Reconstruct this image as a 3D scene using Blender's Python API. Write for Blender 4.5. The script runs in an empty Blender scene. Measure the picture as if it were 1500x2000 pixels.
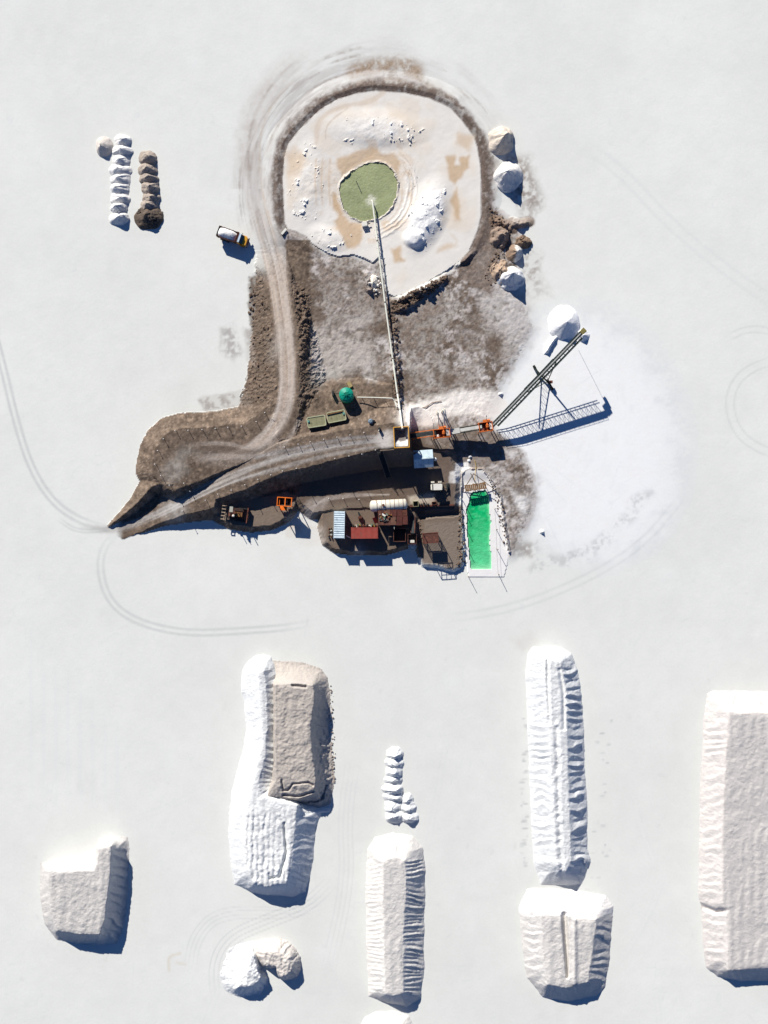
import bpy, math, random
import numpy as np
from mathutils import Vector, Matrix
random.seed(7)
rng = np.random.default_rng(11)

# ------------------------------------------------------------------ camera, light, exposure
S = 8.5            # photo pixels per metre at ground level
H = 180.0          # flying height of the camera
scene = bpy.context.scene
COL = scene.collection
camd = bpy.data.cameras.new('camera'); cam = bpy.data.objects.new('camera', camd); COL.objects.link(cam)
cam.location = (0, 0, H); cam.rotation_euler = (0, 0, 0)
camd.sensor_fit = 'VERTICAL'; camd.sensor_height = 36.0
camd.lens = 36.0 * H / (2000 / S)
camd.clip_start = 1.0; camd.clip_end = 20000
scene.camera = cam

SUN_EL = math.radians(28.5)
SH = Vector((0.461, -0.887, 0)).normalized()       # ground direction in which shadows fall
world = bpy.data.worlds.new('World'); scene.world = world; world.use_nodes = True
wn = world.node_tree
sky = wn.nodes.new('ShaderNodeTexSky'); sky.sky_type = 'NISHITA'; sky.sun_disc = False
sky.sun_elevation = SUN_EL; sky.sun_rotation = math.atan2(-SH.x, -SH.y)
sky.altitude = 4200; sky.air_density = 0.9; sky.dust_density = 0.0; sky.ozone_density = 9.0
wn.links.new(sky.outputs[0], wn.nodes['Background'].inputs[0])
wn.nodes['Background'].inputs[1].default_value = 0.066
sund = bpy.data.lights.new('sun', 'SUN'); sun = bpy.data.objects.new('sun', sund); COL.objects.link(sun)
sund.energy = 5.0; sund.angle = math.radians(0.5); sund.color = (1.0, 0.94, 0.865)
sd_ = Vector((SH.x * math.cos(SUN_EL), SH.y * math.cos(SUN_EL), -math.sin(SUN_EL)))
sun.rotation_euler = sd_.to_track_quat('-Z', 'Y').to_euler(); sun.location = (-80, 150, 120)
scene.view_settings.view_transform = 'Standard'; scene.view_settings.look = 'None'
scene.view_settings.exposure = 0.47; scene.view_settings.gamma = 1.0
scene.render.engine = 'CYCLES'

# ------------------------------------------------------------------ helpers
def P(px, py, z=0.0):
    """photo pixel + height above the flat -> world position"""
    k = (1 - z / H) / S
    return Vector(((px - 750) * k, -(py - 1000) * k, z))
def s2l(c):
    c = np.asarray(c, float) / 255.0
    return np.where(c <= 0.04045, c / 12.92, ((c + 0.055) / 1.055) ** 2.4) * np.array([.985, 1.0, 1.0])   # neutral under the warm sun
def sstep(a, b, x):
    t = np.clip((x - a) / (b - a), 0, 1); return t * t * (3 - 2 * t)
def _hash(ix, iy, seed):
    h = (ix.astype(np.int64) * 374761393 + iy.astype(np.int64) * 668265263 + seed * 1442695041) & 0xffffffff
    h = ((h ^ (h >> 13)) * 1274126177) & 0xffffffff
    return ((h ^ (h >> 16)) & 0xffff) / 65535.0
def vnoise(x, y, seed=0):
    ix = np.floor(x); iy = np.floor(y); fx = x - ix; fy = y - iy
    fx = fx * fx * (3 - 2 * fx); fy = fy * fy * (3 - 2 * fy)
    a = _hash(ix, iy, seed); b = _hash(ix + 1, iy, seed); c = _hash(ix, iy + 1, seed); d = _hash(ix + 1, iy + 1, seed)
    return (a * (1 - fx) + b * fx) * (1 - fy) + (c * (1 - fx) + d * fx) * fy
def fbm(x, y, scale, oct=4, seed=0, gain=0.5):
    """value noise, 0..1, features about `scale` photo pixels"""
    v = 0; a = 1; tot = 0; f = 1.0 / scale
    for o in range(oct):
        ca, sa = math.cos(0.6 * o), math.sin(0.6 * o)
        v = v + a * vnoise((x * ca - y * sa) * f + 17.3 * o, (x * sa + y * ca) * f + 5.1 * o, seed + o * 13); tot += a; a *= gain; f *= 2.03
    return v / tot
def polydist(X, Y, poly, closed=True):
    """distance to the outline, arc length at the nearest point, inside flag"""
    n = len(poly); best = np.full(X.shape, 1e18); arc = np.zeros(X.shape); inside = np.zeros(X.shape, bool); L = 0.0
    for i in range(n if closed else n - 1):
        x0, y0 = poly[i]; x1, y1 = poly[(i + 1) % n]
        dx, dy = x1 - x0, y1 - y0; ll = dx * dx + dy * dy + 1e-9
        t = np.clip(((X - x0) * dx + (Y - y0) * dy) / ll, 0, 1)
        d = (X - x0 - t * dx) ** 2 + (Y - y0 - t * dy) ** 2
        m = d < best; best = np.where(m, d, best); arc = np.where(m, L + t * math.sqrt(ll), arc); L += math.sqrt(ll)
        if closed and y0 != y1:
            inside ^= ((y0 > Y) != (y1 > Y)) & (X < (x1 - x0) * (Y - y0) / (y1 - y0) + x0)
    return np.sqrt(best), arc, inside
def smooth_poly(poly, it=2, closed=True):
    for _ in range(it):
        out = []; n = len(poly)
        for i in range(n if closed else n - 1):
            a = poly[i]; b = poly[(i + 1) % n]
            out += [(a[0] * .75 + b[0] * .25, a[1] * .75 + b[1] * .25), (a[0] * .25 + b[0] * .75, a[1] * .25 + b[1] * .75)]
        poly = out if closed else [poly[0]] + out + [poly[-1]]
    return poly
def zp(scale, ox, oy, pts): return [(ox + x / scale, oy + y / scale) for x, y in pts]

def tag(o, label=None, cat=None, group=None, kind=None):
    if label: o['label'] = label
    if cat: o['category'] = cat
    if group: o['group'] = group
    if kind: o['kind'] = kind
    return o
def thing(name, label, cat, loc, rz=0.0, group=None):
    o = bpy.data.objects.new(name, None); COL.objects.link(o); o.location = loc; o.rotation_euler = (0, 0, rz)
    o.empty_display_size = 0.3
    return tag(o, label, cat, group)
def copy_tree(o, parent=None):
    c = o.copy(); COL.objects.link(c); c.parent = parent
    for ch in list(o.children): copy_tree(ch, c)
    return c
class MB:
    def __init__(s): s.v = []; s.f = []
    def add(s, vs, fs):
        k = len(s.v); s.v += [tuple(v) for v in vs]; s.f += [tuple(i + k for i in f) for f in fs]; return s
    def box(s, c, size, rz=0.0, rx=0.0, ry=0.0, taper=1.0):
        hx, hy, hz = size[0] / 2, size[1] / 2, size[2] / 2
        M = Matrix.Rotation(rz, 3, 'Z') @ Matrix.Rotation(ry, 3, 'Y') @ Matrix.Rotation(rx, 3, 'X')
        vs = []
        for z, k in ((-hz, 1.0), (hz, taper)):
            for x, y in ((-hx, -hy), (hx, -hy), (hx, hy), (-hx, hy)):
                vs.append(M @ Vector((x * k, y * k, z)) + Vector(c))
        return s.add(vs, [(3, 2, 1, 0), (4, 5, 6, 7), (0, 1, 5, 4), (1, 2, 6, 5), (2, 3, 7, 6), (3, 0, 4, 7)])
    def beam(s, p, q, w, h=None, up=(0, 0, 1)):
        p = Vector(p); q = Vector(q); h = w if h is None else h
        d = (q - p).normalized(); u = Vector(up)
        if abs(d.dot(u)) > 0.97: u = Vector((1, 0, 0))
        r = d.cross(u).normalized(); u = r.cross(d)
        vs = [b + r * (w / 2 * sx) + u * (h / 2 * sz) for b in (p, q) for sx, sz in ((-1, -1), (1, -1), (1, 1), (-1, 1))]
        return s.add(vs, [(3, 2, 1, 0), (4, 5, 6, 7), (0, 1, 5, 4), (1, 2, 6, 5), (2, 3, 7, 6), (3, 0, 4, 7)])
    def cyl(s, p, q, r, n=12, r2=None, cap=True):
        p = Vector(p); q = Vector(q); r2 = r if r2 is None else r2
        d = (q - p).normalized(); u = Vector((0, 0, 1))
        if abs(d.dot(u)) > 0.97: u = Vector((1, 0, 0))
        a = d.cross(u).normalized(); b = a.cross(d)
        vs = []
        for c, rr in ((p, r), (q, r2)):
            for i in range(n):
                t = 2 * math.pi * i / n; vs.append(c + a * (rr * math.cos(t)) + b * (rr * math.sin(t)))
        fs = [(i, (i + 1) % n, n + (i + 1) % n, n + i) for i in range(n)]
        if cap: fs += [tuple(range(n - 1, -1, -1)), tuple(range(n, 2 * n))]
        return s.add(vs, fs)
    def tube(s, pts, r, n=8):
        for a, b in zip(pts[:-1], pts[1:]): s.cyl(a, b, r, n)
        return s
    def prism(s, poly, z0, z1):
        n = len(poly)
        a = sum(poly[i][0] * poly[(i + 1) % n][1] - poly[(i + 1) % n][0] * poly[i][1] for i in range(n))
        if a < 0: poly = poly[::-1]
        vs = [(x, y, z0) for x, y in poly] + [(x, y, z1) for x, y in poly]
        return s.add(vs, [tuple(range(n - 1, -1, -1)), tuple(range(n, 2 * n))] + [(i, (i + 1) % n, n + (i + 1) % n, n + i) for i in range(n)])
    def lathe(s, prof, c=(0, 0, 0), n=24, axis='Z'):
        vs = []
        for r, z in prof:
            for i in range(n):
                t = 2 * math.pi * i / n; x, y = r * math.cos(t), r * math.sin(t)
                vs.append((c[0] + x, c[1] + y, c[2] + z) if axis == 'Z' else ((c[0] + z, c[1] + x, c[2] + y) if axis == 'X' else (c[0] + y, c[1] + z, c[2] + x)))
        m = len(prof); fs = [(j * n + i, j * n + (i + 1) % n, (j + 1) * n + (i + 1) % n, (j + 1) * n + i) for j in range(m - 1) for i in range(n)]
        fs += [tuple(range(n - 1, -1, -1)), tuple(range((m - 1) * n, m * n))]
        return s.add(vs, fs)
    def blob(s, c, r, seed=0, flat=0.7):
        rr = random.Random(seed); vs = []; 
        ico = [(0, 0, 1), (0.89, 0, .45), (.28, .85, .45), (-.72, .53, .45), (-.72, -.53, .45), (.28, -.85, .45), (.72, .53, -.45), (-.28, .85, -.45), (-.89, 0, -.45), (-.28, -.85, -.45), (.72, -.53, -.45), (0, 0, -1)]
        for x, y, z in ico:
            k = r * rr.uniform(.7, 1.3); vs.append((c[0] + x * k, c[1] + y * k, c[2] + z * k * flat))
        fs = [(0, 1, 2), (0, 2, 3), (0, 3, 4), (0, 4, 5), (0, 5, 1), (1, 6, 2), (2, 7, 3), (3, 8, 4), (4, 9, 5), (5, 10, 1), (6, 7, 2), (7, 8, 3), (8, 9, 4), (9, 10, 5), (10, 6, 1), (6, 11, 7), (7, 11, 8), (8, 11, 9), (9, 11, 10), (10, 11, 6)]
        return s.add(vs, fs)
    def build(s, name, mat, parent=None, smooth=False, off=None):
        me = bpy.data.meshes.new(name)
        vs = s.v if off is None else [(v[0] - off[0], v[1] - off[1], v[2] - off[2]) for v in s.v]
        me.from_pydata(vs, [], s.f); me.materials.append(mat)
        if smooth: me.polygons.foreach_set('use_smooth', [True] * len(me.polygons))
        me.update()
        o = bpy.data.objects.new(name, me); COL.objects.link(o)
        if parent is not None: o.parent = parent
        return o

# ------------------------------------------------------------------ materials
def mat(name, rgb, rough=0.7, var=0.25, scale=1.2, metal=0.0, spots=None, spot_amt=0.5, spot_scale=0.8, bump=0.0, spec=0.3):
    m = bpy.data.materials.new(name); m.use_nodes = True; nt = m.node_tree; N = nt.nodes; Lk = nt.links
    b = N['Principled BSDF']; b.inputs['Roughness'].default_value = rough; b.inputs['Metallic'].default_value = metal
    b.inputs['Specular IOR Level'].default_value = spec
    tc = N.new('ShaderNodeTexCoord')
    n1 = N.new('ShaderNodeTexNoise'); n1.inputs['Scale'].default_value = scale; n1.inputs['Detail'].default_value = 6; Lk.new(tc.outputs['Object'], n1.inputs['Vector'])
    c = s2l(rgb); r1 = N.new('ShaderNodeValToRGB')
    r1.color_ramp.elements[0].position = .3; r1.color_ramp.elements[0].color = (*(c * (1 - var)), 1)
    r1.color_ramp.elements[1].position = .7; r1.color_ramp.elements[1].color = (*np.clip(c * (1 + var * .7), 0, .95), 1)
    Lk.new(n1.outputs['Fac'], r1.inputs['Fac']); out = r1.outputs['Color']
    if spots is not None:
        n2 = N.new('ShaderNodeTexNoise'); n2.inputs['Scale'].default_value = spot_scale; n2.inputs['Detail'].default_value = 8; n2.inputs['Roughness'].default_value = .65
        Lk.new(tc.outputs['Object'], n2.inputs['Vector'])
        r2 = N.new('ShaderNodeValToRGB'); r2.color_ramp.elements[0].position = .62 - .25 * spot_amt; r2.color_ramp.elements[1].position = .72 - .25 * spot_amt
        Lk.new(n2.outputs['Fac'], r2.inputs['Fac'])
        mx = N.new('ShaderNodeMix'); mx.data_type = 'RGBA'; Lk.new(r2.outputs['Color'], mx.inputs['Factor']); Lk.new(out, mx.inputs[6]); mx.inputs[7].default_value = (*s2l(spots), 1)
        out = mx.outputs[2]
    Lk.new(out, b.inputs['Base Color'])
    if bump:
        bp = N.new('ShaderNodeBump'); bp.inputs['Strength'].default_value = bump; bp.inputs['Distance'].default_value = .05
        n3 = N.new('ShaderNodeTexNoise'); n3.inputs['Scale'].default_value = scale * 6; Lk.new(tc.outputs['Object'], n3.inputs['Vector'])
        Lk.new(n3.outputs['Fac'], bp.inputs['Height']); Lk.new(bp.outputs[0], b.inputs['Normal'])
    return m
def ground_mat(name, rough=0.95, b1=0.06, b2=0.16, lo=.93, hi=1.05):
    m = bpy.data.materials.new(name); m.use_nodes = True; nt = m.node_tree; N = nt.nodes; Lk = nt.links
    b = N['Principled BSDF']; b.inputs['Roughness'].default_value = rough; b.inputs['Specular IOR Level'].default_value = .1
    at = N.new('ShaderNodeAttribute'); at.attribute_name = 'Col'
    tc = N.new('ShaderNodeTexCoord')
    n1 = N.new('ShaderNodeTexNoise'); n1.inputs['Scale'].default_value = 1.9; n1.inputs['Detail'].default_value = 8; n1.inputs['Roughness'].default_value = .65
    Lk.new(tc.outputs['Object'], n1.inputs['Vector'])
    mr = N.new('ShaderNodeMapRange'); mr.inputs[1].default_value = .3; mr.inputs[2].default_value = .7; mr.inputs[3].default_value = lo; mr.inputs[4].default_value = hi
    Lk.new(n1.outputs['Fac'], mr.inputs[0])
    mx = N.new('ShaderNodeMix'); mx.data_type = 'RGBA'; mx.blend_type = 'MULTIPLY'; mx.inputs['Factor'].default_value = 1.0
    Lk.new(at.outputs['Color'], mx.inputs[6]); Lk.new(mr.outputs[0], mx.inputs[7]); Lk.new(mx.outputs[2], b.inputs['Base Color'])
    n2 = N.new('ShaderNodeTexNoise'); n2.inputs['Scale'].default_value = 1.1; n2.inputs['Detail'].default_value = 9; n2.inputs['Roughness'].default_value = .7
    Lk.new(tc.outputs['Object'], n2.inputs['Vector'])
    bp = N.new('ShaderNodeBump'); bp.inputs['Strength'].default_value = 1.0; bp.inputs['Distance'].default_value = b2
    Lk.new(n2.outputs['Fac'], bp.inputs['Height']); Lk.new(bp.outputs[0], b.inputs['Normal'])
    return m
def water_mat(name, rough=0.12):
    m = bpy.data.materials.new(name); m.use_nodes = True; nt = m.node_tree; N = nt.nodes; Lk = nt.links
    b = N['Principled BSDF']; b.inputs['Roughness'].default_value = rough; b.inputs['IOR'].default_value = 1.33
    at = N.new('ShaderNodeAttribute'); at.attribute_name = 'Col'; Lk.new(at.outputs['Color'], b.inputs['Base Color'])
    tc = N.new('ShaderNodeTexCoord'); n2 = N.new('ShaderNodeTexNoise'); n2.inputs['Scale'].default_value = 2.2; n2.inputs['Detail'].default_value = 4
    Lk.new(tc.outputs['Object'], n2.inputs['Vector'])
    bp = N.new('ShaderNodeBump'); bp.inputs['Strength'].default_value = .8; bp.inputs['Distance'].default_value = .12
    Lk.new(n2.outputs['Fac'], bp.inputs['Height']); Lk.new(bp.outputs[0], b.inputs['Normal'])
    return m
M_ground = ground_mat('salt_and_dirt', b2=.14)
M_flat = ground_mat('salt_crust', b2=.022, lo=.975, hi=1.02)
M_pile = ground_mat('heaped_salt', b2=.22)
M_water = water_mat('brine')
M_rust = mat('rusty_steel', (105, 62, 50), .85, .35, 1.6, spots=(60, 38, 32), spot_amt=.4, bump=.4)
M_darkrust = mat('dark_rusty_steel', (92, 60, 52), .85, .35, 1.4, spots=(130, 85, 70), spot_amt=.35)
M_orange = mat('orange_paint', (222, 118, 52), .6, .2, 1.5, spots=(150, 80, 45), spot_amt=.25)
M_brightorange = mat('bright_orange_paint', (240, 120, 35), .55, .15, 1.5)
M_yellow = mat('yellow_paint', (225, 165, 55), .5, .15, 1.2, spots=(170, 120, 60), spot_amt=.2)
M_red = mat('red_container_paint', (160, 74, 64), .65, .2, .8, spots=(136, 84, 72), spot_amt=.35)
M_greyblue = mat('galvanised_sheet', (196, 212, 220), .5, .12, 1.1, spots=(160, 176, 186), spot_amt=.3)
M_white = mat('white_paint', (225, 222, 212), .5, .1, 1.2, spots=(180, 165, 140), spot_amt=.15)
M_cream = mat('cream_tank_paint', (216, 211, 196), .55, .12, .7, spots=(120, 78, 58), spot_amt=.22, spot_scale=.5)
M_black = mat('black_rubber', (26, 26, 28), .8, .3, 2)
M_dark = mat('dark_steel', (48, 52, 52), .6, .3, 1.5)
M_greensteel = mat('dark_green_steel', (38, 52, 48), .6, .25, 1.5)
M_greentank = mat('green_plastic', (14, 148, 122), .45, .1, .8, spots=(60, 150, 130), spot_amt=.1)
M_olive = mat('olive_fibreglass', (142, 140, 108), .7, .16, .9, spots=(110, 106, 84), spot_amt=.4)
M_pipe = mat('pale_plastic_pipe', (222, 222, 208), .5, .08, .6)
M_wood = mat('weathered_wood', (128, 98, 66), .85, .3, 2.5, spots=(84, 66, 48), spot_amt=.35)
M_glass = mat('dark_glass', (20, 42, 48), .15, .2, 1, spec=.6)
M_concrete = mat('dirty_concrete', (120, 106, 92), .9, .2, 1.0)
M_post = mat('grey_post', (140, 132, 122), .8, .2, 3)
M_clod = mat('dirt_clod', (110, 92, 78), .95, .3, .6)
M_saltclod = mat('salt_clod', (222, 218, 210), .95, .1, .6)
M_bluecab = mat('pale_blue_paint', (188, 208, 222), .45, .08, 1)
M_belt = mat('salty_belt', (196, 196, 190), .8, .15, 1.0)
M_cap = mat('white_cap', (232, 230, 224), .6, .05, 2)
# ------------------------------------------------------------------ the terrain, laid out in photo pixels with its own heights
def axis(lo, hi, a, b, fine, mid, frame):
    far = [300 * 1.6 ** k for k in range(1, 12)]
    left = [-f for f in far][::-1]
    out = list(left) + list(np.arange(lo, a, mid)) + list(np.arange(a, b, fine)) + list(np.arange(b, frame + .1, mid))
    return np.array(out + [frame + f for f in far], float)
xs = axis(-40, 0, -20, 1360, 2.0, 3.2, 1540); ys = axis(-40, 0, 60, 1250, 2.0, 3.2, 2040)
GX, GY = np.meshgrid(xs, ys)
Z = np.zeros(GX.shape)

def box_of(poly, pad):
    x0 = min(p[0] for p in poly) - pad; x1 = max(p[0] for p in poly) + pad; y0 = min(p[1] for p in poly) - pad; y1 = max(p[1] for p in poly) + pad
    i0, i1 = np.searchsorted(ys, [y0, y1]); j0, j1 = np.searchsorted(xs, [x0, x1])
    return (slice(i0, i1), slice(j0, j1))
def sdist(poly, pad):
    w = box_of(poly, pad); d, a, ins = polydist(GX[w], GY[w], poly); return w, np.where(ins, -d, d)
N6 = fbm(GX, GY, 7, 3, 1); N20 = fbm(GX, GY, 20, 4, 2); N60 = fbm(GX, GY, 60, 4, 3); N200 = fbm(GX, GY, 220, 3, 4); N3 = fbm(GX, GY, 3.4, 2, 5)

# embankment: ramp from the flat up to the hopper, a turning lobe, and the road that runs down to the ring
RAMP = [(214, 1028), (240, 1008), (300, 972), (345, 955), (432, 921), (500, 890), (540, 868), (585, 854), (640, 846), (690, 838), (730, 830), (768, 826), (799, 836), (799, 872), (770, 874), (745, 877), (672, 893), (600, 913), (552, 924), (516, 938), (482, 955), (443, 969), (422, 976), (418, 990), (404, 996), (362, 1005), (320, 1018), (278, 1038), (240, 1053), (226, 1044)]
LOBE = [(296, 920), (298, 900), (303, 878), (314, 858), (331, 843), (359, 836), (404, 835), (432, 832), (474, 825), (502, 811), (524, 794), (534, 780), (575, 780), (576, 830), (580, 858), (540, 872), (500, 893), (432, 921), (339, 959), (325, 952), (306, 937)]
ROAD = [(534, 792), (538, 740), (536, 700), (534, 650), (528, 600), (518, 560), (508, 530), (500, 490), (545, 480), (562, 520), (572, 580), (580, 650), (584, 700), (585, 760), (580, 800), (578, 850), (545, 860)]
RIDGE = [(336, 946), (312, 944), (296, 950), (268, 982), (240, 1006), (214, 1026)]
YARD = [(590, 770), (640, 752), (700, 748), (765, 752), (772, 826), (730, 830), (690, 838), (640, 846), (600, 852), (588, 850), (588, 800)]
TERRACE = [(575, 968), (600, 925), (700, 895), (770, 874), (799, 872), (812, 862), (846, 872), (880, 892), (889, 930), (887, 986), (800, 988), (740, 990), (640, 995), (612, 1000), (590, 985)]
BENCH = [(412, 992), (470, 978), (560, 962), (582, 972), (574, 990), (560, 1010), (530, 1024), (490, 1029), (455, 1024), (425, 1010)]
CONT = [(630, 992), (645, 985), (700, 978), (745, 986), (806, 990), (814, 1020), (813, 1058), (790, 1066), (755, 1076), (690, 1077), (655, 1072), (637, 1060), (628, 1030)]
PAD = [(808, 1018), (850, 1012), (897, 1008), (902, 1030), (903, 1075), (900, 1102), (885, 1112), (850, 1104), (828, 1102), (815, 1070)]
BASIN = [(735, 178), (790, 182), (840, 193), (880, 212), (905, 240), (925, 268), (932, 290), (937, 320), (939, 360), (939, 420), (932, 450), (915, 490), (900, 507), (872, 527), (850, 540), (830, 552), (812, 560), (790, 572), (770, 578), (760, 574), (757, 560), (752, 505), (740, 500), (728, 512), (712, 503), (690, 496), (660, 500), (640, 493), (625, 485), (610, 475), (600, 462), (580, 452), (562, 447), (557, 435), (555, 400), (553, 350), (556, 310), (564, 282), (580, 260), (602, 237), (627, 214), (660, 195), (700, 182)]
POND = smooth_poly([(718, 318), (745, 317), (766, 331), (776, 357), (773, 383), (762, 409), (737, 427), (706, 431), (684, 422), (669, 401), (663, 375), (666, 355), (688, 335)], 2)
POOL = [(920.5, 963), (947, 957), (954, 969), (953.5, 988), (957, 1010), (958, 1025), (955.7, 1047), (956.5, 1069), (959, 1083), (958.7, 1111), (920.5, 1110), (919, 1098), (916, 1069), (914, 1047), (912, 1014), (912, 991), (917.6, 979)]
LINER = [(904, 925), (912, 918), (943, 918), (952, 930), (960, 945), (967, 958), (976, 968), (980, 1000), (985, 1030), (990, 1060), (993, 1080), (990, 1105), (985, 1126), (915, 1128), (912, 1100), (906, 1060), (903, 1020), (901, 975), (902, 950)]

zramp = lambda x: np.interp(x, [222, 258, 296, 352, 404, 440, 520, 600, 700, 760, 800], [0, .12, .8, 2.0, 2.8, 3.6, 4.7, 5.6, 6.5, 6.9, 7.0])
def raise_(poly, zf, slope, pad=90, rough=0.0, wob=3.0):
    w, d = sdist(poly, pad); x, y = GX[w], GY[w]
    d = d + (N20[w] - .5) * wob * 2 + (N6[w] - .5) * wob
    zt = zf(x, y) if callable(zf) else zf
    fl = sstep(0, 8, d) * (d < 60)
    z = zt - slope * np.maximum(d, 0) / S + rough * fl * ((N6[w] - .5) * 1.15 + (N3[w] - .5) * .45 + (N20[w] - .5) * 1.3)
    z = np.where(d < 70, z, -9)
    Z[w] = np.maximum(Z[w], z)
    return w, d
# ring dam round the tailings basin
wB, dB = sdist(BASIN, 110)
ringz = np.clip(1.0 - np.abs(dB - 12) / 30, 0, 1) ** 1.0 * .7
south = sstep(470, 520, GY[wB]) * (dB > 0)
Z[wB] = np.where(dB > 0, ringz * (1 - .8 * south), 0)
# flat raised dirt ground between ring and plant
DIRT1 = [(548, 455), (575, 452), (600, 465), (640, 495), (690, 500), (720, 515), (745, 510), (757, 575), (775, 585), (830, 560), (880, 530), (915, 495), (938, 450), (943, 400), (940, 330), (934, 280), (962, 290), (968, 330), (966, 400), (985, 420), (1010, 440), (1015, 500), (1000, 560), (1028, 600), (1040, 640), (1020, 690), (985, 735), (975, 760), (960, 790), (955, 810), (965, 835), (990, 855), (1022, 885), (1040, 930), (1045, 970), (1035, 1010), (1020, 1040), (1008, 1072), (995, 1086), (985, 1060), (975, 1000), (960, 940), (900, 915), (890, 990), (780, 990), (780, 780), (770, 760), (590, 760), (600, 600), (575, 560), (560, 500)]
wD, dD = sdist(DIRT1, 60)
Z[wD] = np.where(dD < 30, np.maximum(Z[wD], .35 * sstep(20, -20, dD) + .18 * sstep(10, -10, dD) * (N6[wD] - .5)), Z[wD])
raise_(ROAD, lambda x, y: np.interp(y, [440, 495, 540, 590, 640, 700, 760, 780, 800, 860], [0.0, .03, .9, 2.0, 2.9, 3.7, 4.45, 4.68, 4.74, 4.9]), .62, rough=.9, wob=8)
raise_(LOBE, lambda x, y: np.interp(x, [296, 420, 520, 580], [3.8, 3.95, 4.55, 4.9]) - .3 * sstep(820, 785, y), 1.05, rough=.5)
raise_(YARD, lambda x, y: np.interp(y, [745, 775, 800, 826, 850], [1.2, 2.4, 3.2, 4.2, 4.6]) * (1 - .62 * sstep(705, 775, x)), .7, pad=60, rough=.3)
raise_(RAMP, lambda x, y: zramp(x), 1.15, pad=80, rough=.35, wob=2)
wd, dd, _ = None, None, None
w = box_of(RIDGE, 60); d, a, _ = polydist(GX[w], GY[w], RIDGE, closed=False)
zr = np.interp(a, [0, 30, 50, 110, 155, 190], [4.0, 3.7, 3.1, 1.7, .5, -.1])
Z[w] = np.maximum(Z[w], zr - np.interp(a, [0, 60, 150], [.95, 1.15, 1.5]) * np.maximum(d - 1, 0) / S + .3 * (N6[w] - .5) * (zr > .2))
raise_(TERRACE, 1.7, .9, pad=40, rough=.15)
raise_(BENCH, 1.25, .9, pad=40, rough=.4)
raise_(CONT, 1.35, 1.3, pad=40, rough=.3, wob=2)
raise_(PAD, .95, 1.4, pad=40, rough=.3, wob=2)
# terrace edge behind the retaining wall is a clean drop
w = box_of([(802, 989), (888, 1012)], 0)
Z[w] = np.where((GX[w] > 815) & (GX[w] < 889), np.minimum(Z[w], .75), np.minimum(Z[w], 1.3))
# bank under the hopper falls steeply on its east side to the conveyor yard
w = box_of([(796, 740), (960, 882)], 0); Z[w] = np.minimum(Z[w], .45 + .1 * N20[w] + 6.6 * sstep(803, 799, GX[w] + (N6[w] - .5) * 2) + 1.2 * sstep(830, 800, GX[w] + (N20[w] - .5) * 14) * sstep(836, 800, GY[w]))
# loose ridges of earth
def ridge(pts, h, half, taper=True, rough=.4):
    w = box_of(pts, half + 20); d, a, _ = polydist(GX[w], GY[w], pts, closed=False)
    tot = sum(math.dist(p, q) for p, q in zip(pts[:-1], pts[1:]))
    k = np.sin(np.clip(a / tot, 0.02, .98) * math.pi) ** .35 if taper else 1.0
    Z[w] = Z[w] + np.maximum(0, h * k * (1 - d / half)) * (1 + rough * (N6[w] - .5) * 2)
ridge([(772, 590), (800, 577), (838, 560), (868, 542)], 1.5, 13, rough=.8)
ridge([(775, 606), (800, 594), (815, 588)], .9, 8, rough=.6)
ridge([(770, 640), (776, 720), (782, 800)], .8, 10, rough=.9)
ridge([(715, 535), (722, 565), (735, 572)], .9, 9, rough=.9)
ridge([(593, 560), (596, 620), (590, 700)], .7, 14, rough=1.2)
ridge([(600, 770), (615, 775), (612, 800)], .5, 10, rough=.8)
ridge([(1000, 432), (1015, 437), (1032, 434)], 1.2, 10)
ridge([(965, 430), (990, 440), (1002, 447)], .9, 10, rough=.9)
ridge([(890, 518), (908, 508), (925, 490)], .8, 8, rough=.7)
# tailings basin surface, mounds, pond rim
x, y = GX[wB], GY[wB]
def bump(cx, cy, rx, ry, rot=0.0):
    c, s = math.cos(rot), math.sin(rot); u = (x - cx) * c + (y - cy) * s; v = -(x - cx) * s + (y - cy) * c
    return np.clip(1 - np.sqrt((u / rx) ** 2 + (v / ry) ** 2), 0, 1)
bz = .5 + .16 * (N60[wB] - .5) + .02 * (N6[wB] - .5)
bz = bz + .5 * sstep(0, .8, bump(735, 250, 120, 46, .05)) * (.7 + .6 * N20[wB])
bz = bz + .35 * sstep(0, .8, bump(600, 360, 48, 100, .1)) * (.6 + .8 * N20[wB])
bz = bz + .35 * sstep(0, .8, bump(640, 465, 52, 30, .3)) * (.6 + .8 * N20[wB])
bz = bz + 1.25 * sstep(0, .95, bump(832, 420, 48, 95, .38)) * (.7 + .6 * N20[wB])
bz = bz + .8 * sstep(0, .7, bump(808, 466, 26, 22, .2))
lum = sstep(.66, .8, N6[wB]) * sstep(.5, .62, N20[wB]) * sstep(.06, .3, bump(735, 250, 110, 44, .05) + bump(600, 360, 44, 95, .1) + bump(640, 465, 50, 30, .3) + bump(832, 420, 44, 90, .38)); bz = bz + .3 * lum
dP, aP, inP = polydist(x, y, POND); dP = np.where(inP, -dP, dP)
dP = dP + (N6[wB] - .5) * 5
bz = bz - .35 * np.exp(-np.clip(dP, 0, 99) / 25)
bz = np.where(dP < 12, np.maximum(bz, .26 + .3 * np.clip(1 - np.abs(dP - 2) / 3.2, 0, 1) * (2.4 * N20[wB] - .4)), bz)
for rr_ in (22, 30, 38):
    bz = bz + .10 * np.exp(-((dP - rr_) / 2.2) ** 2) * sstep(0, 40, x - 745 + (y - 380) * .3)
bz = np.where(dP < 0, -.9, bz)
Z[wB] = np.where(dB < 1, bz, Z[wB])
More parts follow.
